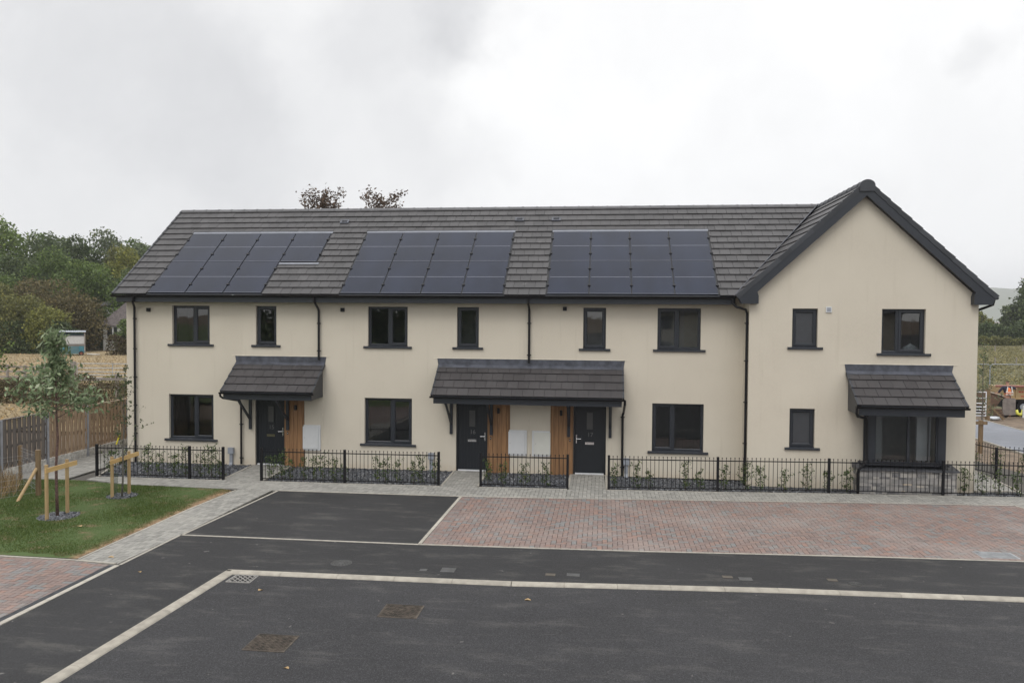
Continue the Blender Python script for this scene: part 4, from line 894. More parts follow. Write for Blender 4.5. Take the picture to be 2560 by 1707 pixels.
gully(-3.31, -2.71, -10.94, -10.42, 'rusty square cover beside the kerb, farther from the bottom edge')
g = MB(); 
P4 = [Vector((-6.24, -9.80, -.022)), Vector((-5.83, -9.80, -.022)), Vector((-5.84, -9.44, -.022)), Vector((-6.22, -9.44, -.022))]
for a, b_ in zip(P4, P4[1:]+P4[:1]): g.bar(a, b_, .02, .012)
for i in range(1, 4):
    t = i/4; g.bar(P4[0].lerp(P4[3], t), P4[0].lerp(P4[1], t), .013, .010); g.bar(P4[1].lerp(P4[2], t), P4[3].lerp(P4[2], t), .013, .010)
g.bar(P4[3], P4[1], .015, .010)
for i in range(5): t = (i+.5)/5; g.bar(P4[0].lerp(P4[1], t), P4[3].lerp(P4[2], t), .010, .011)
gr_ = g.build('drain_grate', simple('worn_grate_metal', (.27, .26, .245), .5)); tag(gr_, 'worn diamond drain grate tucked into the kerb corner', 'drain grate')
g = MB(); g.box(-6.235, -5.835, -9.795, -9.445, -.0275, -.0265); q = g.build('grate_pit_shade', M['black']); q.parent = gr_  # flat black sheet, painted-in shade of the open pit below the bars
def disc(cx, cy, r0, z, mat, lb, sq=None):
    g = MB(); g.add([(cx+r0*math.cos(t), cy+r0*math.sin(t), z) for t in [2*math.pi*i/20 for i in range(20)]]+[(cx+r0*math.cos(t), cy+r0*math.sin(t), z-.02) for t in [2*math.pi*i/20 for i in range(20)]], [tuple(range(20))]+[(i, (i+1) % 20, 20+(i+1) % 20, 20+i) for i in range(20)])
    for rr in (.35, .6, .85):
        nn_ = int(20*rr)
        for i in range(nn_): t = 2*math.pi*i/nn_; g.box(cx+r0*rr*math.cos(t)-.014, cx+r0*rr*math.cos(t)+.014, cy+r0*rr*math.sin(t)-.010, cy+r0*rr*math.sin(t)+.010, z, z+.004)
    return tag(g.build('inspection_cover', mat), lb, 'cover')
disc(-4.64, -8.65, .19, .004, M['irong'], 'round dark inspection cover in the footway left of the others')
disc(4.22, -8.54, .11, .004, M['irong'], 'small round cover in the footway farthest right')
def sqc(x, y, hx, hy, mat, lb):
    g = MB(); g.box(x-hx, x+hx, y-hy, y+hy, -.02, .004); frame_rect_xy(g, x-hx, x+hx, y-hy, y+hy, .004, .007, .008); tag(g.build('service_cover', mat), lb, 'cover', 'small square service covers in the footway')
M['covtan'] = simple('tan_cover', (.095, .082, .066), .7, .2); M['covgrey'] = simple('grey_cover', (.075, .075, .075), .6, .2)
sqc(-3.10, -8.83, .062, .06, M['covgrey'], 'tiny grey square cover just left of a larger one by the red drive corner')
sqc(-2.67, -8.77, .125, .12, M['covgrey'], 'larger grey square cover below the corner of the red drive')
sqc(-.88, -8.77, .085, .06, M['covtan'], 'tan square cover left of its grey partner near the footway middle')
sqc(-.49, -8.73, .11, .08, M['covgrey'], 'grey square cover right of its tan partner near the footway middle')
sqc(2.14, -8.47, .085, .06, M['covtan'], 'tan square cover of the pair right of the middle')
sqc(2.43, -8.54, .11, .09, M['covgrey'], 'grey square cover of the pair right of the middle')
sqc(3.89, -8.39, .08, .06, M['covtan'], 'tan square cover beside the small round one on the right')
g = MB(); g.box(COV[0]+.005, COV[1]-.005, COV[2]+.005, COV[3]-.005, -.02, .004)
for i in range(26):
    for j in range(14): g.box(COV[0]+.03+i*.0245, COV[0]+.046+i*.0245, COV[2]+.03+j*.026, COV[2]+.043+j*.026, .004, .0075)
tag(g.build('inspection_cover', simple('galvanised_cover', (.27, .28, .29), .5, .2)), 'grey metal inspection cover set in the red block drive', 'cover')
# fallen leaves
M['fleaf'] = simple('fallen_leaf_tan', (.42, .29, .14), .6, .2)
for x, y, s_, lb in ((-5.5, -10.1, .035, 'fallen tan leaf on the road right of the drain grate'), (-1.16, -9.95, .045, 'fallen tan leaf on the road below the kerb middle'), (-3.95, -12.75, .03, 'fallen pale leaf near the lower rusty cover'),
                     (-7.9, -9.6, .025, 'fallen brown leaf on the dark footway at the left'), (-10.8, -7.1, .05, 'fallen leaf lying on the lawn below the leafy tree'), (-8.9, -8.9, .05, 'fallen brown leaf on the grey path end')):
    g = MB(); zz = -.02 if y < -9.2 and x > -6 else (.03 if x < -10 else .008); n = 8; ra = random.uniform(0, 3)
    pts = [(x+s_*math.cos(t+ra)*1.2, y+s_*.6*math.sin(t+ra), zz+.012*math.sin(2*t)) for t in [2*math.pi*i/n for i in range(n)]]; g.prism(pts, (0, 0, .002)); tag(g.build('fallen_leaf', M['fleaf']), lb, 'leaf', 'fallen leaves')

# ================================================================== RAILINGS
def railing(posts, label, h=.885, sp=.105, end_posts=(True, True), group='black metal railings along the terrace front'):
    root = empty('metal_railing', (*posts[0], 0), label, 'railing', group)
    for i, (x, y) in enumerate(posts):
        if i == 0 and not end_posts[0] or i == len(posts)-1 and not end_posts[1]: continue
        m_ = MB(); m_.box(x-.03, x+.03, y-.03, y+.03, -.1, h); m_.build('post', M['blackmetal'], root)
    for (a, b_) in zip(posts[:-1], posts[1:]):
        A, B = Vector((*a, 0)), Vector((*b_, 0)); L = (B-A).length; d = (B-A)/L; m_ = MB()
        A1, B1 = A+d*.031, B-d*.031; m_.bar(A1+Vector((0, 0, .785)), B1+Vector((0, 0, .785)), .012, .026); m_.bar(A1+Vector((0, 0, .065)), B1+Vector((0, 0, .065)), .012, .022)
        n = int(L/sp)
        for k_ in range(1, n):
            P = A+d*(L*k_/n); m_.tube([P+Vector((0, 0, .05)), P+Vector((0, 0, .855))], .0072, 6); m_.tube([P+Vector((0, 0, .848)), P+Vector((0, 0, .873))], .013, 7)
        m_.build('railing_panel', M['blackmetal'], root)
    return root
railing([(-13.74, -2.26), (-11.10, -2.19), (-10.15, -2.18)], 'black railing in front of the far left window, behind the lawn')
railing([(-9.09, -2.14), (-6.80, -2.10), (-4.28, -2.03)], 'black railing below the meter box and second lower window, between doors 15 and 16')
railing([(-3.17, -1.99), (-.91, -1.91)], 'shortest black railing, between the doors numbered 16 and 17')
railing([(.15, -1.85), (2.92, -1.67), (5.72, -1.44), (8.53, -1.30), (11.4, -1.12)], 'longest black railing running past the bay window to the right edge')
railing([(10.55, 3.35), (11.07, 1.46), (13.0, .80)], 'black railing behind the right corner of the terrace, beside the soil bed', h=.83, group='black metal railings along the terrace front')
# ================================================================== LEFT BOUNDARY: tall timber fence
F = empty('timber_fence', (-16.1, 0, 0), 'tall vertical board fence with grey posts, left of the terrace', 'fence')
py_ = [-6.5, -4.7, -2.90, -1.12, .66, 2.77, 4.6, 6.4]
for y in py_: m_ = MB(); m_.box(-16.15, -16.03, y-.032, y+.032, -.15, 1.56); m_.build('concrete_post', M['concpost'], F)
for k_, (a, b_) in enumerate(zip(py_[:-1], py_[1:])):
    m_ = MB(); y = a+.052; i = 0
    while y < b_-.06:
        y1 = min(y+.098, b_-.052); x = -16.065 if i % 2 == 0 else -16.105; m_.box(x, x+.018, y, y1, .22+random.uniform(0, .01), 1.55); y += .092; i += 1
    m_.box(-16.086, -16.068, a+.052, b_-.052, .30, .37); m_.box(-16.086, -16.068, a+.052, b_-.052, 1.2, 1.27); m_.box(-16.086, -16.068, a+.052, b_-.052, .78, .85)
    m_.box(-16.115, -16.035, a+.052, b_-.052, 1.552, 1.572)
    m_.build('board_panel', M['fencegrey'] if b_ < -1.1 else M['fencewood'], F)
    g = MB(); ny, nz_ = 26, 4
    V = [(-16.05-random.uniform(0, .018), a+.052+(b_-a-.104)*i/ny, -.12+.33*j/nz_) for j in range(nz_+1) for i in range(ny+1)]
    g.add(V, [(j*(ny+1)+i, j*(ny+1)+i+1, (j+1)*(ny+1)+i+1, (j+1)*(ny+1)+i) for j in range(nz_) for i in range(ny)]); g.box(-16.12, -16.075, a+.052, b_-.052, -.12, .205); g.build('gravel_board', M['rock'], F)
# wire stock fence
W_ = empty('wire_fence', (-13.70, -4.55, 0), 'wire stock fence with round timber posts and a slanting brace, left of the lawn', 'fence')
m_ = MB(); m_.tube([(-13.70, -4.55, -.1), (-13.70, -4.55, 1.11)], .062, 12); m_.build('post', M['postwood'], W_)
m_ = MB(); m_.tube([(-15.39, -3.04, -.1), (-15.39, -3.04, .93)], .045, 12); m_.build('post', M['postwood'], W_)
m_ = MB(); m_.tube([(-14.9, -6.9, -.1), (-14.9, -6.9, 1.05)], .05, 12); m_.build('post', M['postwood'], W_)
m_ = MB(); m_.tube([(-13.71, -4.60, .66), (-13.72, -5.23, -.02)], .038, 10); m_.build('brace', M['stake'], W_)
m_ = MB(); A, B, Cc = Vector((-15.39, -3.04, 0)), Vector((-13.70, -4.55, 0)), Vector((-14.9, -6.9, 0))
for P, Q in ((A, B), (B, Cc)):
    L = (Q-P).length
    for z in (.08, .2, .33, .47, .62, .78, .93, 1.02): m_.bar(P+Vector((0, 0, z*(.85 if P is A else 1))), Q+Vector((0, 0, z)), .004, .004)
    n = int(L/.16)
    for i in range(1, n): R0 = P.lerp(Q, i/n); m_.bar(R0+Vector((0, 0, .08)), R0+Vector((0, 0, .93)), .003, .003, (1, 0, 0))
m_.build('wire_mesh', simple('galvanised_wire', (.30, .30, .31), .5), W_)
# tree stakes
def stake(p1, p2, h1, h2, label):
    root = empty('tree_stake', ((p1[0]+p2[0])/2, (p1[1]+p2[1])/2, 0), label, 'tree stake', 'two-post timber tree stakes on the lawn')
    for p, h in ((p1, h1), (p2, h2)):
        m_ = MB(); m_.tube([(*p, -.1), (*p, h-.015), (*p, h)], .038, 12); m_.build('post', M['stake'], root)
    A, B = Vector((*p1, h1-.115)), Vector((*p2, h2-.115)); d = (B-A).normalized(); side = Vector((d.y, -d.x, 0)).normalized()*.052
    m_ = MB(); m_.bar(A-d*.09+side, B+d*.24+side, .026, .10); m_.build('crossbar', M['stakebar'], root); return root
stake((-11.87, -6.66), (-11.84, -6.05), 1.19, 1.20, 'tree stake of two round posts with crossbar, nearer, by the leafy tree')
stake((-11.79, -4.52), (-11.64, -4.07), .99, 1.05, 'tree stake of two round posts with crossbar, farther, by the thin tree')

# ================================================================== BRANCHING PLANTS
def branchy(name, label, cat, base, H, trunk_h, r0, spread, nb, leafmat, barkmat, ll, lw, nleaf, group=None, lean=(0, 0), droop=.3, twigs=3, top_spike=True, seed=0, up=.6, lrad=.10, prof=None):
    rs = random.Random(seed); root = empty(name, base, label, cat, group); tb = MB(); bx_, by_, bz_ = base; P = []
    n = 7; tp = [Vector((bx_+lean[0]*i/n+rs.uniform(-.02, .02)*H*.25*(i > 0), by_+lean[1]*i/n+rs.uniform(-.02, .02)*H*.25*(i > 0), bz_-.05+(H+.05)*i/n)) for i in range(n+1)]
    tb.tube(tp, r0, 8, r1=r0*.15)
    def tpt(z):
        f = max(0, min(.9999, (z-bz_)/H))*n; i = int(f); return tp[i].lerp(tp[i+1], f-i)
    for b in range(nb):
        t = (b+.5)/nb; z = bz_+trunk_h+(H-trunk_h)*t*.96; A = tpt(z); az = b*2.4+rs.uniform(-.5, .5)
        Lb = spread*((prof(t) if prof else (1-.75*t))*rs.uniform(.7, 1.15)); e = up+rs.uniform(-.2, .2); d = Vector((math.cos(az)*math.cos(e), math.sin(az)*math.cos(e), math.sin(e)))
        pts = [A]; k_ = 4
        for i in range(k_): d2 = d+Vector((rs.uniform(-.2, .2), rs.uniform(-.2, .2), -droop*i/k_+rs.uniform(-.1, .1))); pts.append(pts[-1]+d2.normalized()*Lb/k_)
        tb.tube(pts, r0*.32*(1-.5*t), 5, r1=r0*.06, caps=False)
        for tw in range(twigs):
            i = rs.randint(1, k_-1); q = pts[i].lerp(pts[i+1], rs.random()); dd = Vector((rs.uniform(-1, 1), rs.uniform(-1, 1), rs.uniform(-.3, .7))).normalized(); q2 = q+dd*Lb*.35; tb.tube([q, q2], r0*.10, 4, r1=r0*.04, caps=False); P += [q.lerp(q2, s_/5) for s_ in range(1, 6)]
        keep_ = min(1, max(.25, Lb/spread*1.1)) if cat == 'tree' else 1
        P += [q_ for q_ in [pts[i].lerp(pts[i+1], s_/4) for i in range(1, k_) for s_ in range(4)]+[pts[-1]] if rs.random() < keep_]
    if top_spike: P += [tp[-1].lerp(tp[-2], s_/8) for s_ in range(6)]
    tb.build('trunk' if cat == 'tree' else 'stem', barkmat, root, smooth=True)
    P = np.array([list(v) for v in P]); idx = rng.integers(0, len(P), nleaf); Q = P[idx]+rng.normal(size=(nleaf, 3))*lrad
    Q[:, 2] = np.maximum(Q[:, 2], base[2]+.03)
    quads('crown' if cat == 'tree' else 'foliage', leafquads(Q, np.full(nleaf, ll), np.full(nleaf, lw), droop=.35), leafmat, root); return root
branchy('young_tree', 'young tree in full leaf with bare reddish trunk, at the nearer stake', 'tree', (-11.87, -6.33, 0), 4.05, 2.15, .036, 1.05, 34, M['lf_cherry'], M['bark_red'], .15, .052, 2000, droop=.3, up=.3, seed=4, lrad=.10, lean=(.0, 0), prof=lambda t: 1.0 if t < .36 else (.6 if t < .5 else (.32 if t < .62 else .12)))
t2 = branchy('young_tree', 'thin sparse young tree with few small leaves, farther stake in front of the railing', 'tree', (-11.64, -4.37, 0), 3.15, .9, .024, .95, 14, leaf('leaf_sparse_dark', [(0, (.04, .055, .03)), (1, (.10, .13, .05))]), M['bark_grey'], .075, .04, 380, droop=-.25, up=1.0, seed=11, lrad=.03, lean=(.12, .0), twigs=2)
m_ = MB(); m_.prism([(-11.64+.004, -4.41, 1.52), (-11.67, -4.43, 1.50), (-11.75, -4.43, 1.28), (-11.72, -4.43, 1.27)], (0, .006, 0)); tag(m_.build('tree_ribbon', simple('yellow_ribbon', (.75, .62, .03), .5)), 'bright yellow tie hanging from the thin tree', 'tree tie')
m_ = MB(); m_.tube([(-11.80, -4.40, .0), (-11.77, -4.40, .58)], .055, 10, caps=False); mm = bpy.data.materials.new('green_mesh_guard'); mm.use_nodes = True; nt = mm.node_tree; nt.nodes['Principled BSDF'].inputs['Base Color'].default_value = (.07, .10, .07, 1)
tr_ = N(nt, 'ShaderNodeBsdfTransparent'); ms_ = N(nt, 'ShaderNodeMixShader', ins={0: .30}); lk(nt, tr_.outputs[0], ms_.inputs[1]); lk(nt, nt.nodes['Principled BSDF'].outputs[0], ms_.inputs[2]); lk(nt, ms_.outputs[0], nt.nodes['Material Output'].inputs[0])
tag(m_.build('tree_guard', mm), 'faint green mesh guard beside the thin tree trunk', 'tree guard')
# hedge plants along the railings: (x, y, height, bushiness, label)
SH = [(-13.55, -1.95, .62, 2.2, 'dense hedge plant behind the left post of the far left railing'), (-13.15, -1.9, .70, 1.2, 'hedge plant second from the left in the far left bed'), (-12.48, -1.92, .80, 2.6, 'bushy hedge plant left of the lower left window'), (-12.10, -1.95, .62, 1.2, 'hedge plant beside the bushy one under the lower left window'),
 (-11.72, -1.9, .60, 1.4, 'low hedge plant under the middle of the lower left window'), (-11.36, -1.95, .78, 2.6, 'dense hedge plant just left of the middle railing post, far left bed'), (-10.93, -1.95, .66, 1.2, 'hedge plant just right of the middle post, far left bed'), (-10.62, -1.93, .84, 3.2, 'tallest densest hedge plant near the right end of the far left railing'), (-10.36, -1.95, .5, .7, 'thin hedge plant at the right end of the far left bed'),
 (-8.92, -1.9, .62, 1.6, 'yellowish hedge plant by the path edge at door 15'), (-8.62, -1.9, .72, 2.4, 'bushy hedge plant in front of door 15'), (-8.38, -1.9, .58, .9, 'hedge plant before the timber cladding beside door 15'), (-8.02, -1.88, .62, .8, 'thin hedge plant below the left side of the first meter box'), (-7.72, -1.9, .66, 1.1, 'hedge plant just right of the first meter box'), (-7.48, -1.9, .74, 1., 'slim upright hedge plant right of the first meter box'), (-7.17, -1.9, .62, 1.5, 'spreading hedge plant left of the middle post of the second railing'), (-6.88, -1.9, .45, .6, 'small hedge plant touching the middle post of the second railing'),
 (-6.0, -1.82, .66, .9, 'slim hedge plant under the left edge of the second lower window'), (-5.78, -1.82, .62, 1.3, 'hedge plant under the second lower window, left of centre'), (-5.45, -1.82, .60, 1.1, 'hedge plant under the second lower window, right of centre'), (-5.0, -1.82, .56, .9, 'short hedge plant right of the second lower window'), (-4.83, -1.8, .70, 1.7, 'fuller hedge plant beside the grey riser left of door 16'), (-4.42, -1.8, .60, 1.0, 'hedge plant at the right end of the second railing'),
 (-3.02, -1.75, .64, 1.7, 'spreading hedge plant at the left post of the shortest railing'), (-2.62, -1.75, .60, 1.2, 'hedge plant in front of the cladding right of door 16'), (-2.06, -1.75, .58, 1.2, 'hedge plant between the two middle meter boxes'), (-1.50, -1.75, .60, 1.2, 'hedge plant below the right hand meter box'),
 (.30, -1.6, .56, 1.2, 'round topped hedge plant right of door 17'), (.86, -1.6, .66, 1.4, 'hedge plant leaning left beside the grey riser right of door 17'), (1.18, -1.58, .48, .7, 'short hedge plant left of the third lower window'), (2.12, -1.6, .76, 1.4, 'tall hedge plant under the third lower window'), (2.47, -1.6, .50, 1.0, 'short hedge plant under the right side of the third lower window'),
 (3.10, -1.45, .60, 1.2, 'hedge plant right of the third lower window leaning right'), (3.66, -1.4, .70, 2.0, 'bushy hedge plant at the inner corner by the gable downpipe'), (4.02, -1.45, .60, 1.7, 'spreading hedge plant just right of the gable downpipe'), (4.62, -1.4, .55, 1.2, 'hedge plant left of the small lower gable window'),
 (5.22, -1.2, .66, 1.4, 'hedge plant directly under the small lower gable window'), (5.74, -1.2, .50, 1.1, 'short hedge plant right of the small lower gable window'), (6.22, -1.25, .58, 1.3, 'hedge plant against the left side of the stone bay'), (9.15, -1.02, .64, 1.5, 'hedge plant right of the stone bay'), (9.60, -.98, .52, .9, 'hedge plant just past the right corner of the terrace'), (10.0, -.98, .66, 1.2, 'hedge plant on the path edge beyond the terrace corner'), (10.45, -.95, .55, 1.1, 'rightmost hedge plant inside the front railing')]
for i, (x, y, h, bu, lb) in enumerate(SH):
    branchy('hedge_plant', lb, 'shrub', (x, y, -.04), h, h*.12, .008, .13+.05*bu, 7+int(bu*2), M['lf_hedge'], M['bark'], .058, .034, int(100*bu+50), group='young hedge plants along the railings', droop=.1, up=.85, seed=20+i, lrad=.022+.008*bu, twigs=2, prof=lambda t: .75+.35*math.sin(t*3.1))
for i, (x, y, h, bu, lb) in enumerate([(11.0, 2.75, .75, 2.4, 'leafy shrub behind the rear railing nearest the terrace'), (11.45, 2.2, .72, 2.2, 'yellow green shrub in the soil bed beside the rear railing post'), (12.0, 1.75, .70, 2.2, 'shrub in the soil bed right of the rear railing post'), (12.6, 1.5, .75, 2.6, 'outermost shrub in the soil bed at the right edge')]):
    branchy('shrub', lb, 'shrub', (x, y, -.1), h, .08, .01, .34, 14, M['lf_hedge'], M['bark'], .05, .03, 300, group='shrubs in the soil bed', droop=.1, up=.8, seed=90+i, lrad=.05, twigs=2)
branchy('young_tree', 'slim young tree with drooping leaves just beyond the right corner of the terrace', 'tree', (13.62, 8.0, -.1), 3.7, 1.0, .03, .62, 20, M['lf_grey'], M['bark_grey'], .11, .04, 520, droop=.5, up=.5, seed=61, lrad=.07)

# clump trees: lobed crowns of many small leaf faces on a tapered trunk with limbs
def crowntree(name, label, base, ztop, r, mat, n=7000, card=.34, cat='tree', group=None, low=.12, seed=0, flat=1.0, barkm=None, lobes=None):
    rs = np.random.default_rng(seed); root = empty(name, base, label, cat, group); H = ztop-base[2]; bx_, by_, bz_ = base
    tb = MB(); tb.tube([(bx_, by_, bz_-.1), (bx_+r*.05, by_, bz_+H*.4), (bx_, by_, bz_+H*.8)], max(.05, H*.018), 7, r1=.03)
    nl = lobes or 16; L = []
    for i in range(nl):
        z = low+(1-low)*(i+.5)/nl; w_ = math.sqrt(max(.05, 1-((z-.42)/.62)**2)); a = i*2.4+rs.uniform(-.4, .4); rr = r*w_*rs.uniform(.35, .75)
        c = np.array([bx_+math.cos(a)*rr, by_+math.sin(a)*rr*flat, bz_+H*z*.93]); lr = r*rs.uniform(.30, .52)*(.6+.5*w_); c[2] = min(c[2], ztop-lr*.75); L.append((c, lr))
        if i % 2: tb.tube([(bx_, by_, bz_+H*z*.55), tuple(c)], H*.006+.01, 5, r1=.01, caps=False)
    tb.build('trunk' if cat != 'hedge' else 'stems', barkm or M['bark'], root)
    P = []; wts = np.array([l[1]**2 for l in L]); wts /= wts.sum()
    for (c, lr), wt in zip(L, wts):
        k_ = int(n*wt); d = rs.normal(size=(k_, 3)); d /= np.linalg.norm(d, axis=1)[:, None]; rad = lr*(1-np.abs(rs.normal(size=k_))*.22)*(1+.22*np.sin(d[:, 0]*5+c[0])*np.cos(d[:, 2]*6+c[1]))*(1+.12*rs.normal(size=k_))
        P.append(c+d*rad[:, None]*np.array([1, 1, .85]))
    P = np.concatenate(P); P[:, 2] = np.maximum(P[:, 2], bz_+.1); q = leafquads(P, np.full(len(P), card), np.full(len(P), card*.7)); quads('crown' if cat == 'tree' else 'foliage', q, mat, root); return root
G_ = 'trees and bushes beyond the dry field'
# (x, y, top z, radius, material, leaves, card, label)
LT = [(-95, 93, 19.6, 4.6, 'lf_bright', 8000, .5, 'tall bright green tree at the left edge of the photo'), (-88.5, 93, 17.6, 4.0, 'lf_mid', 6500, .45, 'green tree second from the left edge on the skyline'), (-84.0, 89, 16.2, 4.6, 'lf_dark', 7500, .45, 'dark tree with a ragged top left of the skyline centre'), (-78.5, 87.7, 16.4, 3.9, 'lf_dark', 6500, .42, 'dark rounded tree in the skyline centre'),
      (-84.5, 104, 19.0, 5.2, 'lf_grey', 8000, .45, 'large grey green domed tree, highest of the middle group'), (-67.3, 83, 14.5, 3.6, 'lf_yellow', 6500, .38, 'yellow green tree close to the roof edge'), (-80.5, 109.6, 17.1, 3.4, 'lf_mid', 5000, .42, 'distant tree top just left of the roof slope'), (-62.0, 84, 12.6, 3.6, 'lf_yellow', 4500, .38, 'yellow green tree partly hidden by the roof slope'),
      (-74.7, 78, 13.3, 4.0, 'lf_mid', 7500, .36, 'mid green tree in front of the dark skyline trees'), (-67.6, 74, 11.6, 4.0, 'lf_mid', 7500, .36, 'green tree right of centre above the far cottage'), (-62.6, 76, 10.6, 3.2, 'lf_dark', 5000, .36, 'dark green tree right behind the far cottage roof'), (-81, 78, 12.6, 4.4, 'lf_dark', 7500, .4, 'dark tree in the left middle of the tree belt'),
      (-69.0, 67.5, 8.6, 4.4, 'lf_brown', 9000, .30, 'russet brown hawthorn above the blue stall'), (-63.2, 66.5, 6.9, 3.2, 'lf_brown', 6000, .28, 'russet bush left of the far cottage'), (-67.0, 61.8, 6.5, 3.7, 'lf_olive', 8000, .28, 'olive bush behind the blue stall'), (-72.6, 63.4, 8.3, 4.0, 'lf_olive', 8500, .30, 'olive bush second from the left edge'), (-63.0, 60.5, 5.4, 2.4, 'lf_yellow', 4500, .26, 'small yellow green bush right above the blue stall'),
      (-76.5, 65.5, 8.0, 4.2, 'lf_grey', 8000, .32, 'grey green bush at the left edge above the dry field'), (-72.0, 60.6, 4.0, 2.8, 'lf_olive', 6000, .28, 'low dark bush at the foot of the tree belt, far left'), (-66.2, 60.4, 3.6, 2.6, 'lf_dark', 6000, .26, 'low dark bush at the foot of the tree belt, left of the blue stall'), (-61.4, 60.6, 3.6, 2.0, 'lf_dark', 5000, .26, 'low dark bush directly behind the blue stall'), (-53.2, 60.2, 4.0, 1.2, 'lf_mid', 2500, .22, 'small green bush in front of the far cottage beside the terrace wall')]
LT += [(-89.5, 98, 18.4, 4.2, 'lf_dark', 7000, .45, 'dark green tree between the two tallest trees at the far left'), (-75.5, 98, 17.2, 4.6, 'lf_mid', 7500, .45, 'mid green tree filling the skyline right of its centre'), (-70.5, 92, 15.6, 4.4, 'lf_grey', 7500, .42, 'grey green tree filling the skyline near the yellow tree'), (-71, 80, 12.2, 3.8, 'lf_bright', 6500, .36, 'bright green tree low in the middle of the tree belt'),
      (-78.5, 72, 9.8, 4.6, 'lf_mid', 8000, .34, 'mid green bush above the olive bushes at the far left'), (-60.0, 72, 9.2, 3.2, 'lf_mid', 6000, .32, 'green bush crown just above the far cottage roof'), (-74, 92, 14.8, 4.5, 'lf_olive', 7000, .42, 'olive green tree behind the middle of the tree belt')]
for i, (x, y, zt, r0, mt, n, cd, lb) in enumerate(LT): crowntree('tree' if zt > 9 else 'bush', lb, (x, y, -.05), zt, r0*1.12, M[mt], int(n*1.25), cd, cat='tree' if zt > 9 else 'bush', group=G_, seed=100+i, low=.1)
# hedge below the cottage
def hedgebox(name, label, p0, p1, h, th, mat, n, card, cat='hedge', hv=.25, group=None):
    root = empty(name, (*p0, 0), label, cat, group); P0, P1 = np.array(p0, float), np.array(p1, float); t = rng.uniform(0, 1, n); d = P1-P0; L = np.linalg.norm(d); nn_ = np.array([-d[1], d[0]])/L
    hh = h*(1+hv*np.sin(t*L*.9+p0[0])*np.sin(t*L*.37)+hv*.4*np.sin(t*L*3.1)); s = rng.integers(0, 3, n); w_ = rng.uniform(-1, 1, n); z = rng.uniform(0, 1, n)
    off = np.where(s == 0, w_*th*.8, np.where(s == 1, -th, th)*(1-.35*z**3)); zz = np.where(s == 0, hh*(1-.18*w_**2), hh*z)+rng.normal(size=n)*card*.4
    P = np.stack([P0[0]+d[0]*t+nn_[0]*off, P0[1]+d[1]*t+nn_[1]*off, np.maximum(zz-.05, 0)], 1)+rng.normal(size=(n, 3))*card*.35
    quads('foliage', leafquads(P, np.full(n, card), np.full(n, card*.7)), mat, root)
    st_ = MB()
    for i in range(max(4, int(L*.8))): f = (i+.5)/max(4, int(L*.8)); q = P0+d*f; st_.tube([(q[0], q[1], -.1), (q[0]+.1, q[1], h*.7)], .03, 5, r1=.01)
    st_.build('stems', M['bark'], root); return root
hedgebox('hedge', 'low dark bramble hedge below the far cottage at the edge of the dry field', (-54.2, 59.0), (-48, 59.5), 1.9, 1.0, M['lf_bramble'], 9000, .2)
hedgebox('hedge', 'dark hedge base running under the tree belt left of the blue stall', (-84, 59.5), (-60.8, 59.3), 1.5, 1.0, M['lf_dark'], 12000, .24)
hedgebox('bramble_thicket', 'brown and green bramble thicket behind the tall board fence, at the left', (-33, 15.5), (-25.6, 14.2), .85, 1.2, M['lf_bramble'], 12000, .10, 'bramble', .3)
hedgebox('bramble_thicket', 'brown bramble thicket just over the board fence beside the terrace wall', (-23.6, 10.0), (-18.5, 9.4), 1.5, 1.1, M['lf_bramble'], 9000, .085, 'bramble', .35)
hedgebox('bramble_thicket', 'green weeds and brambles behind the leafy young tree', (-27.5, 18.5), (-23.5, 18.6), .95, .7, M['lf_olive'], 3500, .09, 'bramble', .35)
# leafy willow shrub and overhanging branch at the left edge
branchy('shrub', 'grey green willow shrub leaning in from the left edge before the board fence', 'shrub', (-16.3, -4.2, -.05), 3.0, .3, .03, 1.05, 22, M['lf_grey'], M['bark_grey'], .085, .024, 1500, droop=.6, up=.5, seed=71, lrad=.07)
branchy('shrub', 'sparse leafy shrub between the wire fence and the board fence', 'shrub', (-15.4, -5.6, -.05), 1.7, .2, .02, .8, 14, M['lf_grey'], M['bark_grey'], .07, .02, 500, droop=.4, up=.7, seed=72, lrad=.06)
branchy('tree', 'leafy tree branch reaching in at the left edge above the dry field', 'tree', (-19.9, -.3, -.05), 4.75, 2.7, .07, 2.0, 20, M['lf_mid'], M['bark'], .13, .07, 2600, droop=.4, up=.1, seed=73, lrad=.14)
n = 2600; P = np.stack([rng.uniform(-16.9, -14.2, n), rng.uniform(-6.8, -3.1, n), np.zeros(n)], 1); P = P[inpoly(P, [(-14.0, -4.7), (-15.4, -3.2), (-17, -3.0), (-17, -7), (-15.0, -6.8)])]; n = len(P); h = rng.uniform(.12, .5, n); a = rng.normal(size=(n, 2))*.10; w_ = .004
Q = np.stack([P+[-w_, 0, 0], P+[w_, 0, 0], np.stack([P[:, 0]+a[:, 0]+w_, P[:, 1]+a[:, 1], h], 1), np.stack([P[:, 0]+a[:, 0]-w_, P[:, 1]+a[:, 1], h], 1)], 1)
tag(quads('dry_stalks', Q, M['lf_dead']), 'dead brown stalks and twigs behind the wire fence', 'weeds', kind='stuff')
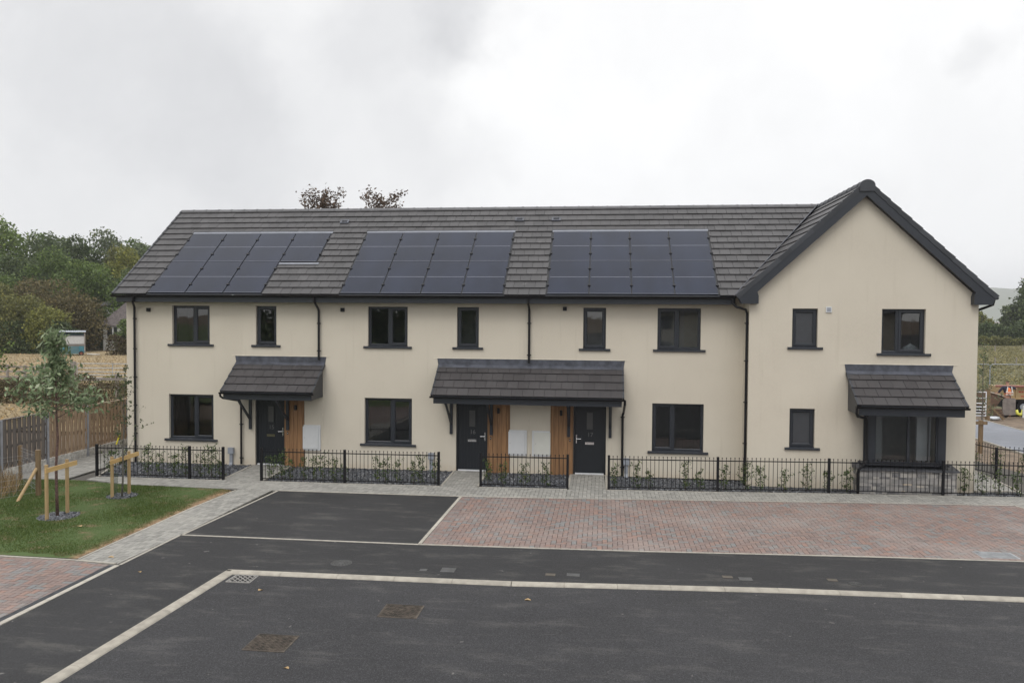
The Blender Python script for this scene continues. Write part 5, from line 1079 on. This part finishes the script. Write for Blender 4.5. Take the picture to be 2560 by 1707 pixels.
# straw tufts over the field
n = 26000; yy = rng.uniform(7, 58, n); xx = -16.5-rng.uniform(0, 1, n)*(yy*.95+18); P = np.stack([xx, yy, np.full(n, -.05)], 1); h = rng.uniform(.0, .06, n); a = rng.normal(size=(n, 2))*.12; w_ = rng.uniform(.02, .07, n)
Q = np.stack([np.stack([xx-w_, yy, P[:, 2]], 1), np.stack([xx+w_, yy, P[:, 2]], 1), np.stack([xx+w_*.4+a[:, 0], yy+a[:, 1], h], 1), np.stack([xx-w_*.4+a[:, 0], yy+a[:, 1], h], 1)], 1)
tag(quads('dry_grass', Q, M['straw']), 'dry straw coloured grass of the field at the left', 'grass', kind='stuff')
n = 30000; yy = rng.uniform(20, 122, n); xx = yy*.42+16+rng.normal(size=n)*9; sel = yy > 31; xx, yy = xx[sel], yy[sel]; n = len(xx); h = rng.uniform(.0, .10, n); a = rng.normal(size=(n, 2))*.12; w_ = rng.uniform(.03, .12, n); zz = np.full(n, -.05)
Q = np.stack([np.stack([xx-w_, yy, zz], 1), np.stack([xx+w_, yy, zz], 1), np.stack([xx+w_*.4+a[:, 0], yy+a[:, 1], h], 1), np.stack([xx-w_*.4+a[:, 0], yy+a[:, 1], h], 1)], 1)
tag(quads('pasture_grass', Q, M['tuft']), 'rough tufted grass of the pasture at the right', 'grass', kind='stuff')
# copper beeches behind the ridge
branchy('copper_beech', 'copper leaved tree top showing over the ridge, left one', 'tree', (-16.75, 23.4, -.05), 11.45, 8.6, .16, 1.5, 30, M['lf_beech'], M['bark'], .19, .11, 1900, droop=-.15, up=.5, seed=81, lrad=.14, twigs=5, prof=lambda t: .9, group='copper trees behind the ridge', top_spike=False)
branchy('copper_beech', 'copper leaved tree top showing over the ridge, right one', 'tree', (-13.2, 23.8, -.05), 11.4, 8.8, .16, 1.35, 30, M['lf_beech'], M['bark'], .19, .11, 1700, droop=-.15, up=.5, seed=86, lrad=.14, twigs=5, prof=lambda t: .9, group='copper trees behind the ridge', top_spike=False)
# right background trees
RT = [(83.6, 138.6, 12.8, 6.0, 'lf_dark', 13000, .55, 'big rounded tree at the right edge beyond the pasture'), (78.6, 141, 7.6, 2.6, 'lf_grey', 5000, .5, 'smaller tree leaning left of the big tree at the right edge'), (76.0, 149, 6.2, 3.0, 'lf_yellow', 5500, .45, 'yellow green bush beyond the pasture beside the gable'), (70.5, 146, 6.2, 2.6, 'lf_olive', 4000, .45, 'olive bush at the gable edge beyond the pasture')]
for i, (x, y, zt, r0, mt, n, cd, lb) in enumerate(RT): crowntree('tree' if zt > 7 else 'bush', lb, (x, y, -.05), zt, r0, M[mt], n, cd, cat='tree' if zt > 7 else 'bush', group='trees beyond the pasture', seed=200+i, low=.06)
hedgebox('hedge', 'long dark hedge across the far side of the pasture at the right', (60, 128.5), (84, 130), 3.4, 1.6, M['lf_dark'], 17000, .42)
hedgebox('hedge', 'rough lighter hedge bottom in front of the dark hedge', (60, 125), (84, 126.5), 1.3, 1.0, M['lf_olive'], 9000, .3)

# ================================================================== FIELD OBJECTS, LEFT
h_ = empty('field_stall', (-57.0, 56.4, 0), 'old blue boarded field stall on wheels with a tin roof and open white front', 'stall'); h_.rotation_euler = (0, 0, R(35))
hx0, hx1, hy0, hy1 = -58.40, -55.75, 56.3, 58.0
# drawn facing the camera
m_ = MB()
for i in range(8): m_.box(hx0+.7, hx1-.62, hy0-.02, hy0+.02, .12+i*.105, .12+i*.105+.095)
m_.build('lower_boards', M['hutblue'], h_)
for a, b_ in ((hx0, hx0+.68), (hx1-.60, hx1)):
    m_ = MB(); n = 7
    for i in range(n): m_.box(a+(b_-a)*i/n+.005, a+(b_-a)*(i+1)/n-.005, hy0, hy0+.04, .25, 1.02)
    m_.build('side_boards', simple('blue_boards', (.055, .20, .26), .7, .3), h_)
m_ = MB(); m_.box(hx0, hx1, hy0+.05, hy1, .9, 1.02); m_.box(hx0, hx0+.05, hy0, hy1, .3, 2.35); m_.box(hx1-.05, hx1, hy0, hy1, .3, 2.35); m_.box(hx0-.02, hx0+.10, hy0-.03, hy0+.05, .3, 2.38); m_.box(hx1-.10, hx1+.02, hy0-.03, hy0+.05, .3, 2.38); m_.box(hx0, hx1, hy0-.04, hy0+.04, .98, 1.10); m_.build('frame', M['oldrail'], h_)
m_ = MB(); m_.box(hx0+.07, hx1-.07, hy0+.50, hy0+.55, 1.10, 2.12); m_.box(hx0+.1, hx1-.1, hy0+.02, hy0+.06, 1.18, 2.0); m_.build('white_panel', simple('stall_white', (.50, .50, .50), .7, .06), h_)
m_ = MB(); m_.box(hx0+.05, hx1-.05, hy1-.05, hy1, .3, 2.3); m_.build('back_wall', M['hutblue'], h_)
m_ = MB(); n = 30
for i in range(n): x0 = hx0-.08+(hx1-hx0+.16)*i/n; x1 = x0+(hx1-hx0+.16)/n; za = .0 if i % 2 else .05; zb = .05 if i % 2 else .0; m_.prism([(x0, hy0-.2, 2.44+za), (x1, hy0-.2, 2.44+zb), (x1, hy0-.2, 2.46+zb), (x0, hy0-.2, 2.46+za)], (0, hy1-hy0+.3, .12))
m_.build('tin_roof', simple('tin_sheet', (.42, .45, .50), .4, .2), h_)
for x in (hx0+.42, hx1-.38): m_ = MB(); m_.tube([(x, hy0-.05, .17), (x, hy0+.12, .17)], .24, 16); w__ = m_.build('wheel', M['black'], h_); m_ = MB(); m_.tube([(x, hy0-.07, .17), (x, hy0-.051, .17)], .13, 12); m_.build('hub', simple('rust_hub', (.22, .07, .04), .7), w__)
m_ = MB(); m_.prism([(-56.9+.9, 57.5, 0), (-55.0+.6, 57.3, 0), (-55.1+.6, 57.0, .02), (-56.6+.9, 57.0, .05)], (0, 0, .12)); tag(m_.build('board', simple('board_white', (.60, .58, .54), .7, .1)), 'pale board lying on the dry field right of the blue stall', 'board')
# far cottage
c_ = empty('cottage', (-60.5, 67.5, 0), 'small far cottage with a grey slate roof and white window, left of the terrace', 'house')
ct = simple('white_painted_wall', (.62, .62, .60), .8, .05); m_ = MB(); m_.box(-61.0, -53, 67.6, 72, 0, 3.15); m_.build('wall', ct, c_)
m_ = MB()
for i in range(24):
    f = i/24; g2 = (i+1)/24; za, zb = 3.0+3.05*f, 3.0+3.05*g2; ya, yb = 67.3+2.4*f, 67.3+2.4*g2; xa = -61.45+2.3*f; xb = -61.45+2.3*g2
    m_.add([(xa, ya-.0, za+.03), (-52, ya, za+.03), (-52, yb, zb), (xb, yb, zb), (xa, ya, za-.02), (-52, ya, za-.02)], [(0, 1, 2, 3), (0, 4, 5, 1)])
m_.build('roof', simple('old_slate', (.105, .088, .085), .8, .35, 4), c_)
m_ = MB(); m_.box(-60.55, -59.0, 67.52, 67.59, 1.5, 2.98); wn = m_.build('window', M['white'], c_)
for a in (-60.38, -59.55): m_ = MB(); m_.box(a, a+.62 if a < -60 else a+.45, 67.49, 67.515, 1.68, 2.85); m_.build('pane', simple('far_pane', (.03, .035, .03), .2), wn)
m_ = MB(); m_.box(-63.2, -58, 71.6, 75, 0, 5.3); m_.build('wall', ct, c_); m_ = MB(); m_.prism([(-63.9, 71.2, 5.45), (-56, 71.2, 5.45), (-56, 73.5, 7.6), (-61.6, 73.5, 7.6)], (0, .02, .12)); m_.build('roof', simple('old_slate_dark', (.06, .058, .06), .8, .3, 4), c_)
# post and rail fence with field gate
pf = empty('post_and_rail_fence', (-35, 23.9, 0), 'weathered post and rail fence across the near side of the dry field', 'fence')
for x in (-44, -41.9, -39.6, -37.9, -36.70, -35.3, -34.2): m_ = MB(); m_.box(x-.06, x+.06, 23.85, 23.97, -.1, 1.12+random.uniform(-.03, .08)); m_.build('post', M['oldrail'], pf)
for z in (1.02, .72, .38): m_ = MB(); m_.bar((-45, 23.80, z-.02), (-33.6, 24.02, z+.02), .035, .11); m_.build('rail', M['oldrail'], pf)
gp = MB(); gp.box(-33.68, -33.42, 24.05, 24.3, -.1, 1.40); gp.build('gate_post', M['oldrail'], pf)
gt = empty('field_gate', (-33.3, 24.2, 0), 'galvanised metal field gate between the grey post and the terrace wall', 'gate')
m_ = MB(); Gm = simple('galvanised_steel', (.38, .40, .43), .4, .1, metal=.3)
for z in (1.28, 1.0, .76, .56, .38, .22): m_.tube([(-33.3, 24.2, z), (-29.7, 24.6, z)], .022, 8)
m_.build('rails', Gm, gt)
for x in (-33.3, -31.05, -29.7): m_ = MB(); m_.tube([(x, 24.2+(x+33.3)*.11, .2), (x, 24.2+(x+33.3)*.11, 1.3)], .022, 8); m_.build('upright', Gm, gt)
pf = empty('post_and_rail_fence', (-26.5, 16.9, 0), 'short piece of grey timber rail fence just left of the terrace wall', 'fence')
for x in (-28.4, -25.86, -23.4): m_ = MB(); m_.box(x-.07, x+.07, 16.95, 17.09, -.1, 1.25); m_.build('post', M['oldrail'], pf)
for z in (.97, .55): m_ = MB(); m_.bar((-28.6, 16.85, z), (-22, 17.0, z), .035, .12); m_.build('rail', M['oldrail'], pf)

# ================================================================== RIGHT SIDE BACKGROUND
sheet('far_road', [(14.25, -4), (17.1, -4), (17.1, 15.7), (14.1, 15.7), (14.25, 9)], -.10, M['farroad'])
e2 = MB(); line_edge(e2, [(14.22, -4), (14.17, 9), (14.05, 15.7)], .06, z0=-.16, z1=-.08); line_edge(e2, [(17.13, -4), (17.13, 15.6)], .06, z0=-.16, z1=-.08); struct(e2.build('road_edging', M['conc']))
# timber post with rail stub
tp_ = empty('timber_post', (12.85, 6.4, 0), 'square timber post with a short cross rail beyond the rear railing', 'post')
m_ = MB(); m_.box(12.80, 12.92, 6.35, 6.45, -.2, 1.0); m_.build('post', M['postwood'], tp_); m_ = MB(); m_.box(12.35, 13.03, 6.30, 6.349, .86, .97); m_.build('rail', M['postwood'], tp_)
# metal field gate across the far road and its post
gt = empty('field_gate', (16.9, 15.6, 0), 'silver seven bar metal gate beside the thick timber post at the right', 'gate')
m_ = MB()
for z in (1.17, .90, .66, .50, .36, .23, .10): m_.tube([(13.4, 15.6, z), (17.2, 15.6, z)], .022, 8)
m_.build('rails', M['thresh'], gt)
for x in (13.4, 15.3, 17.2): m_ = MB(); m_.tube([(x, 15.6, .08), (x, 15.6, 1.19)], .022, 8); m_.build('upright', M['thresh'], gt)
gp = empty('gate_post', (17.36, 15.79, 0), 'thick round timber gate post with a slanting brace at the right', 'post')
m_ = MB(); m_.tube([(17.36, 15.79, -.2), (17.36, 15.79, 1.32)], .10, 14); m_.build('post', M['postwood'], gp); m_ = MB(); m_.bar((17.46, 15.79, .52), (18.08, 15.85, -.08), .07, .08); m_.build('brace', M['postwood'], gp)
# fences in the pasture
pf = empty('wire_fence', (40, 62, 0), 'nearer wire and timber post fence in the pasture at the right', 'fence')
for x, y in ((36.5, 61.2), (38.87, 61.5), (41.1, 62.0), (43.4, 62.4), (45.7, 62.8)): m_ = MB(); m_.tube([(x, y, -.1), (x, y, .72)], .06, 8); m_.build('post', M['oldrail'], pf)
m_ = MB()
for z in (.35, .6): m_.bar((36.5, 61.2, z), (45.7, 62.8, z), .012, .012)
m_.build('wire', M['oldrail'], pf)
pf = empty('wire_fence', (56, 97, 0), 'farther wire and timber post fence in the pasture at the right', 'fence')
for x, y in ((50.2, 94.6), (54.66, 95.6), (59.0, 97.0), (63.4, 98.2)): m_ = MB(); m_.tube([(x, y, -.1), (x, y, .9)], .08, 8); m_.build('post', M['oldrail'], pf)
m_ = MB()
for z in (.45, .8): m_.bar((50.2, 94.6, z), (63.4, 98.2, z), .015, .015)
m_.build('wire', M['oldrail'], pf)
# temporary mesh barrier panels
def mesh_panel(x0, x1, y, lb):
    root = empty('mesh_barrier', (x0, y, 0), lb, 'barrier', 'temporary mesh barrier panels'); m_ = MB(); m_.tube([(x0, y, -.05), (x0, y, 1.93), (x0+.1, y, 2.02), (x1-.1, y, 2.02), (x1, y, 1.93), (x1, y, -.05)], .024, 8); m_.tube([(x0, y, .2), (x1, y, .2)], .018, 6); m_.build('frame', M['greypl'], root)
    m_ = MB(); n = int((x1-x0)/.12)
    for i in range(1, n): x = x0+(x1-x0)*i/n; m_.bar((x, y, .2), (x, y, 2.0), .0025, .0025, (1, 0, 0))
    for z in (.6, 1., 1.4, 1.8): m_.bar((x0, y, z), (x1, y, z), .003, .003)
    m_.build('mesh', M['greypl'], root)
mesh_panel(17.5, 20.95, 23.5, 'mesh barrier panel whose top bar starts at the gable edge'); mesh_panel(21.02, 24.5, 23.6, 'mesh barrier panel behind the worker, at the right edge')
# trailer with tan sides
t_ = empty('tool_trailer', (20.6, 18.5, 0), 'tan sided works trailer with red lettering and dark chassis behind the worker', 'trailer')
m_ = MB(); m_.box(19.25, 21.6, 18.5, 19.9, .60, 1.18); m_.box(19.35, 21.6, 18.46, 18.499, .60, .66); m_.box(19.35, 21.6, 18.46, 18.499, 1.12, 1.18)
for x in (19.35, 19.85, 20.75, 21.5): m_.box(x, x+.06, 18.46, 18.499, .66, 1.12)
m_.build('body', M['tanpaint'], t_)
m_ = MB()
for x, w_, z, hh_ in ((19.52, .10, .88, .10), (19.65, .08, .88, .10), (20.0, .10, .93, .07), (20.13, .07, .93, .07), (20.23, .09, .93, .07), (20.36, .10, .93, .07), (20.5, .08, .93, .07), (20.1, .3, .72, .05)): m_.box(x, x+w_, 18.490, 18.4985, z, z+hh_)
m_.build('lettering', M['redpaint'], t_)
m_ = MB(); m_.tube([(18.88, 18.35, 1.24), (21.6, 18.35, 1.24)], .055, 10); m_.build('top_pipe', M['rustpipe'], t_)
m_ = MB(); m_.box(19.3, 21.6, 18.6, 19.8, .40, .58); m_.box(19.5, 21.6, 18.7, 19.6, .15, .40); m_.box(19.3, 21.0, 18.42, 18.46, .50, .56); m_.build('chassis', M['blackmetal'], t_)
for x in (20.2, 21.2): m_ = MB(); m_.tube([(x, 18.45, .24), (x, 18.7, .24)], .30, 18); w__ = m_.build('wheel', M['black'], t_); m_ = MB(); m_.tube([(x, 18.43, .24), (x, 18.449, .24)], .16, 12); m_.build('rim', M['greypl'], w__)
# tipped skip with sheeting
s_ = empty('mixing_skip', (18.6, 17.9, 0), 'brown tipped site skip filled with pale sheeting, left of the worker', 'skip')
m_ = MB(); m_.prism([(17.85, 17.7, .35), (18.62, 17.7, .30), (18.95, 17.7, .82), (18.30, 17.7, 1.02), (17.8, 17.7, 1.08)], (0, 1.0, 0)); m_.build('body', M['brownbody'], s_)
m_ = MB(); m_.box(17.9, 18.8, 17.8, 18.6, .0, .14); m_.box(18.0, 18.1, 17.9, 18.5, .14, .33); m_.box(18.5, 18.6, 17.9, 18.5, .14, .30); m_.build('base_frame', M['black'], s_)
m_ = MB(); random.seed(5); nx_, ny_ = 10, 5; V = [(18.30+.066*i, 17.66+.22*j, 1.05-.022*i*(1 if i > 0 else 1)+random.uniform(-.015, .03)) for j in range(ny_) for i in range(nx_)]
m_.add(V, [(j*nx_+i, j*nx_+i+1, (j+1)*nx_+i+1, (j+1)*nx_+i) for j in range(ny_-1) for i in range(nx_-1)]); m_.bar((18.28, 17.66, 1.02), (18.96, 17.66, .82), .03, .05); m_.build('sheeting', simple('pale_sheeting', (.62, .56, .46), .7, .1), s_)
# timber stack
m_ = empty('timber_stack', (18.3, 17.4, 0), 'low stack of brown timber boards under the tipped skip', 'timber')
for i in range(4): q = MB(); q.box(17.75+.03*i, 18.75-.04*i, 17.15, 17.45, -.10+i*.09, -.10+i*.09+.07); q.build('board', M['brownbody'], m_)
# upended wheelbarrow
wb = empty('wheelbarrow', (18.53, 16.3, 0), 'grey wheelbarrow tray standing on end in front of the worker', 'wheelbarrow')
m_ = MB(); n = 7; out_ = []
for (w_, yy_) in ((.27, 16.30), (.20, 16.52)):
    ring_ = []
    for (sx_, sz_, a0) in ((1, 1, 0), (-1, 1, 90), (-1, -1, 180), (1, -1, 270)):
        for i in range(n): t = R(a0+90*i/(n-1)); ring_.append((18.53+sx_*(w_-.08)+.08*math.cos(t), yy_, .46+sz_*(.39*w_/.27-.08)+.08*math.sin(t)))
    out_.append(ring_)
N_ = len(out_[0]); V = out_[0]+out_[1]; m_.add(V, [tuple(range(N_))]+[(i, (i+1) % N_, N_+(i+1) % N_, N_+i) for i in range(N_)]); m_.build('tray', simple('worn_grey_metal', (.19, .165, .15), .6, .2), wb)
m_ = MB(); m_.tube([(18.35, 16.55, .3), (18.35, 16.62, .9), (18.36, 16.75, 1.0)], .016, 6); m_.tube([(18.71, 16.55, .3), (18.71, 16.62, .9), (18.70, 16.75, 1.0)], .016, 6); m_.build('handles', M['black'], wb)
m_ = MB(); m_.tube([(18.50, 16.6, .05), (18.56, 16.6, .05)], .13, 14); m_.build('wheel', M['black'], wb)
# sacks, hose, marker
def sack(name, cx, cy, z, lx, ly, h, mat, lb, cat, ang=0):
    q = MB(); V = []; n1, n2 = 12, 6
    for j in range(n2+1):
        ph = -math.pi/2+math.pi*j/n2
        for i in range(n1):
            t = 2*math.pi*i/n1; c, s = math.cos(t), math.sin(t); sq_ = lambda v: math.copysign(abs(v)**.6, v); x, y = lx*sq_(c)*math.cos(ph)**.7, ly*sq_(s)*math.cos(ph)**.7
            V.append((cx+x*math.cos(ang)-y*math.sin(ang), cy+x*math.sin(ang)+y*math.cos(ang), z+h*(.5+.5*math.sin(ph))+random.uniform(-.006, .006)))
    q.add(V, [(j*n1+i, j*n1+(i+1) % n1, (j+1)*n1+(i+1) % n1, (j+1)*n1+i) for j in range(n2) for i in range(n1)]); return tag(q.build(name, mat, smooth=True), lb, cat)
sack('sack', 17.78, 16.02, -.13, .26, .16, .16, simple('white_sack', (.66, .70, .76), .5, .05), 'white and pale blue sack lying beside the gate post', 'sack', .1)
q = MB(); q.tube([(19.28, 17.2, .22), (19.30, 17.15, .06), (19.42, 17.12, .0), (19.54, 17.18, .07), (19.60, 17.24, .22)], .07, 10); tag(q.build('yellow_hose', simple('yellow_plastic', (.62, .60, .10), .5), smooth=True), 'curved yellow pipe lying behind the wheelbarrow', 'pipe')
q = MB(); q.box(19.44, 19.60, 16.95, 17.0, -.12, .45); sg_ = q.build('marker_board', M['white']); tag(sg_, 'white marker board with a red stripe at the right edge', 'marker'); q = MB(); q.box(19.50, 19.56, 16.945, 16.949, -.05, .40); s2_ = q.build('red_stripe', M['redpaint']); s2_.parent = sg_
# ---- worker seen from behind
def skin(name, V, E_, rad, mat, parent, sub=2):
    me = bpy.data.meshes.new(name); me.from_pydata([tuple(v) for v in V], E_, []); o = bpy.data.objects.new(name, me); col.objects.link(o)
    md = o.modifiers.new('s', 'SKIN'); md.use_smooth_shade = True; sv = me.skin_vertices[0].data
    for i, r_ in enumerate(rad): sv[i].radius = r_ if isinstance(r_, tuple) else (r_, r_)
    sv[0].use_root = True; md2 = o.modifiers.new('u', 'SUBSURF'); md2.levels = md2.render_levels = sub
    dg = bpy.context.evaluated_depsgraph_get(); m2 = bpy.data.meshes.new_from_object(o.evaluated_get(dg)); bpy.data.objects.remove(o); b = BASE[parent]; m2.transform(Matrix.Translation(-b)); m2.materials.clear(); m2.materials.append(mat)
    o = bpy.data.objects.new(name, m2); col.objects.link(o); o.parent = parent; BASE[o] = b; return o
px, py2, pz0 = 18.86, 17.15, -.12
pe = empty('person', (px, py2, pz0), 'person in an orange high visibility vest seen from behind, arms spread over the work', 'person')
def pp(x, y, z): return (px+x, py2+y, pz0+z)
Vb = [pp(0, 0, .93), pp(0, .02, 1.12), pp(0, .03, 1.32), pp(0, .03, 1.44), pp(0, .05, 1.52), pp(0, .07, 1.60), pp(0, .06, 1.70)]; Eb = [(0, 1), (1, 2), (2, 3), (3, 4), (4, 5), (5, 6)]; rb = [(.13, .10), (.13, .10), (.16, .11), (.10, .08), .052, .088, .075]
def addl(pts, rs, start):
    k_ = start
    for p_, r_ in zip(pts, rs): Vb.append(p_); rb.append(r_); Eb.append((k_, len(Vb)-1)); k_ = len(Vb)-1
    return k_
for sx_, hand in ((-1, (-.40, .10, 1.12)), (1, (.40, .12, 1.34))):
    e_i = addl([pp(sx_*.19, .03, 1.40), pp(sx_*.31, .04, 1.27 if sx_ < 0 else 1.36), pp(*hand)], [.055, .042, .030], 2)
    hx_, hy_, hz_ = hand; pa = addl([pp(hx_+sx_*.05, hy_+.03, hz_-.01)], [.028], e_i)
    for f in range(4): addl([pp(hx_+sx_*(.085), hy_+.035+.012*f, hz_-.02+.006*f), pp(hx_+sx_*(.115-.004*abs(f-1)), hy_+.04+.013*f, hz_-.045)], [.009, .008], pa)
    addl([pp(hx_+sx_*.05, hy_+.0, hz_-.03), pp(hx_+sx_*.075, hy_-.005, hz_-.045)], [.010, .009], pa)
for sx_ in (-1, 1): addl([pp(sx_*.10, 0, .86), pp(sx_*.12, .03, .50), pp(sx_*.13, .0, .08), pp(sx_*.135, .13, .04)], [.088, .060, .042, .036], 0)
skin('body', Vb, Eb, rb, simple('skin_tone', (.36, .20, .14), .6), pe)
Vj = [pp(0, 0, .95), pp(0, .02, 1.15), pp(0, .03, 1.32), pp(0, .03, 1.46)]; Ej = [(0, 1), (1, 2), (2, 3)]; rj = [(.15, .12), (.155, .12), (.18, .125), (.09, .08)]
for sx_, hand in ((-1, (-.38, .09, 1.13)), (1, (.38, .11, 1.34))):
    for p_, r_ in zip([pp(sx_*.20, .03, 1.40), pp(sx_*.31, .04, 1.27 if sx_ < 0 else 1.36), pp(*hand)], [.070, .058, .045]): Vj.append(p_); rj.append(r_); Ej.append((2 if p_[2]-pz0 == 1.40 else len(Vj)-2, len(Vj)-1))
skin('jacket', Vj, Ej, rj, simple('navy_cloth', (.022, .022, .045), .8, .2), pe)
Vt = [pp(0, 0, .95)]; Et = []; rt_ = [(.155, .12)]
for sx_ in (-1, 1):
    k_ = 0
    for p_, r_ in zip([pp(sx_*.10, 0, .84), pp(sx_*.12, .03, .50), pp(sx_*.13, .0, .10)], [.105, .078, .062]): Vt.append(p_); rt_.append(r_); Et.append((k_, len(Vt)-1)); k_ = len(Vt)-1
skin('trousers', Vt, Et, rt_, simple('dark_trousers', (.02, .022, .028), .85, .2), pe)
vest = skin('vest', [pp(0, 0, .98), pp(0, .02, 1.15), pp(0, .03, 1.32), pp(0, .03, 1.44)], [(0, 1), (1, 2), (2, 3)], [(.175, .15), (.17, .145), (.165, .15), (.11, .10)], simple('orange_vest', (.80, .22, .07), .7, .06), pe, 1)
m_ = MB(); white_ = simple('reflective_strip', (.70, .72, .68), .5)
yb_ = py2-.165
for z in (1.06, 1.16): m_.box(px-.165, px+.165, yb_, yb_+.012, pz0+z, pz0+z+.035)
for sx_ in (-1, 1): m_.prism([(px+sx_*.10, yb_, pz0+1.19), (px+sx_*.145, yb_, pz0+1.19), (px+sx_*.105, yb_, pz0+1.44), (px+sx_*.065, yb_, pz0+1.44)], (0, .012, 0))
m_.build('reflective_strips', white_, vest)
hr = skin('hair', [pp(0, .045, 1.63), pp(0, .05, 1.70)], [(0, 1)], [.092, .085], simple('brown_hair', (.05, .035, .028), .9), pe)

# ---- what stands behind the camera and is only seen mirrored in the panes: an opposite house and trees
oh = empty('house', (14, -52, 0), 'cream rendered house opposite the terrace, mirrored in the upper windows', 'house')
m_ = MB(); m_.box(3, 26, -60, -52, 0, 5); m_.build('wall', M['render'], oh); m_ = MB(); m_.prism([(2.7, -51.6, 4.9), (2.7, -60.4, 4.9), (2.7, -56, 8.2)], (23.6, 0, 0)); m_.build('roof', M['tile'], oh)
for x in (5, 9, 13, 17, 21): m_ = MB(); m_.box(x, x+1.2, -51.99, -51.95, 3.5, 4.6); m_.box(x, x+1.3, -51.99, -51.95, .8, 2.1); m_.build('window', M['anth'], oh)
for i, (x, y, h, r0) in enumerate(((-34, -58, 10, 5), (-24, -60, 9, 5), (-15, -57, 8, 4.5), (-6, -60, 9, 4.5))): crowntree('tree', ('first', 'second', 'third', 'fourth')[i]+' tree of the row facing the terrace from across the road', (x, y, -.1), h, r0, M['lf_dark'], 2500, .6, group='trees across the road', seed=300+i, low=.05)
# hills on the horizon
def hill(name, pts, y, depth, mat):
    m_ = MB(); n = len(pts); V = [(x, y, -2) for x, z in pts]+[(x, y+depth*.35, z*.55) for x, z in pts]+[(x, y+depth*.7, z*.9) for x, z in pts]+[(x, y+depth, z) for x, z in pts]+[(x, y+depth*2, -2) for x, z in pts]
    m_.add(V, [(j*n+i, j*n+i+1, (j+1)*n+i+1, (j+1)*n+i) for j in range(4) for i in range(n-1)]); return struct(m_.build(name, mat, smooth=True))
hl = fieldm('hill_grass', (.10, .12, .06), (.14, .15, .08), (.07, .09, .045))
hp = [(x, 122+14*math.sin(x*.0032+1)+7*math.sin(x*.011)+3*math.sin(x*.031)) for x in range(-3000, 4300, 60)]
hill('hills', hp, 2350, 500, hl)
HAZE = True
if HAZE:
    m_ = MB(); m_.box(-3100, 4400, -70, 3500, -3.2, 160); hz = m_.build('haze', M['white']); tag(hz, 'thin pale haze in the air', 'haze', kind='stuff'); mm = bpy.data.materials.new('haze_air'); mm.use_nodes = True; nt = mm.node_tree; nt.nodes.clear(); o_ = N(nt, 'ShaderNodeOutputMaterial')
    v = N(nt, 'ShaderNodeVolumePrincipled'); v.inputs['Color'].default_value = (.93, .95, 1, 1); v.inputs['Density'].default_value = .0003; lk(nt, v.outputs[0], o_.inputs['Volume']); hz.data.materials.clear(); hz.data.materials.append(mm)
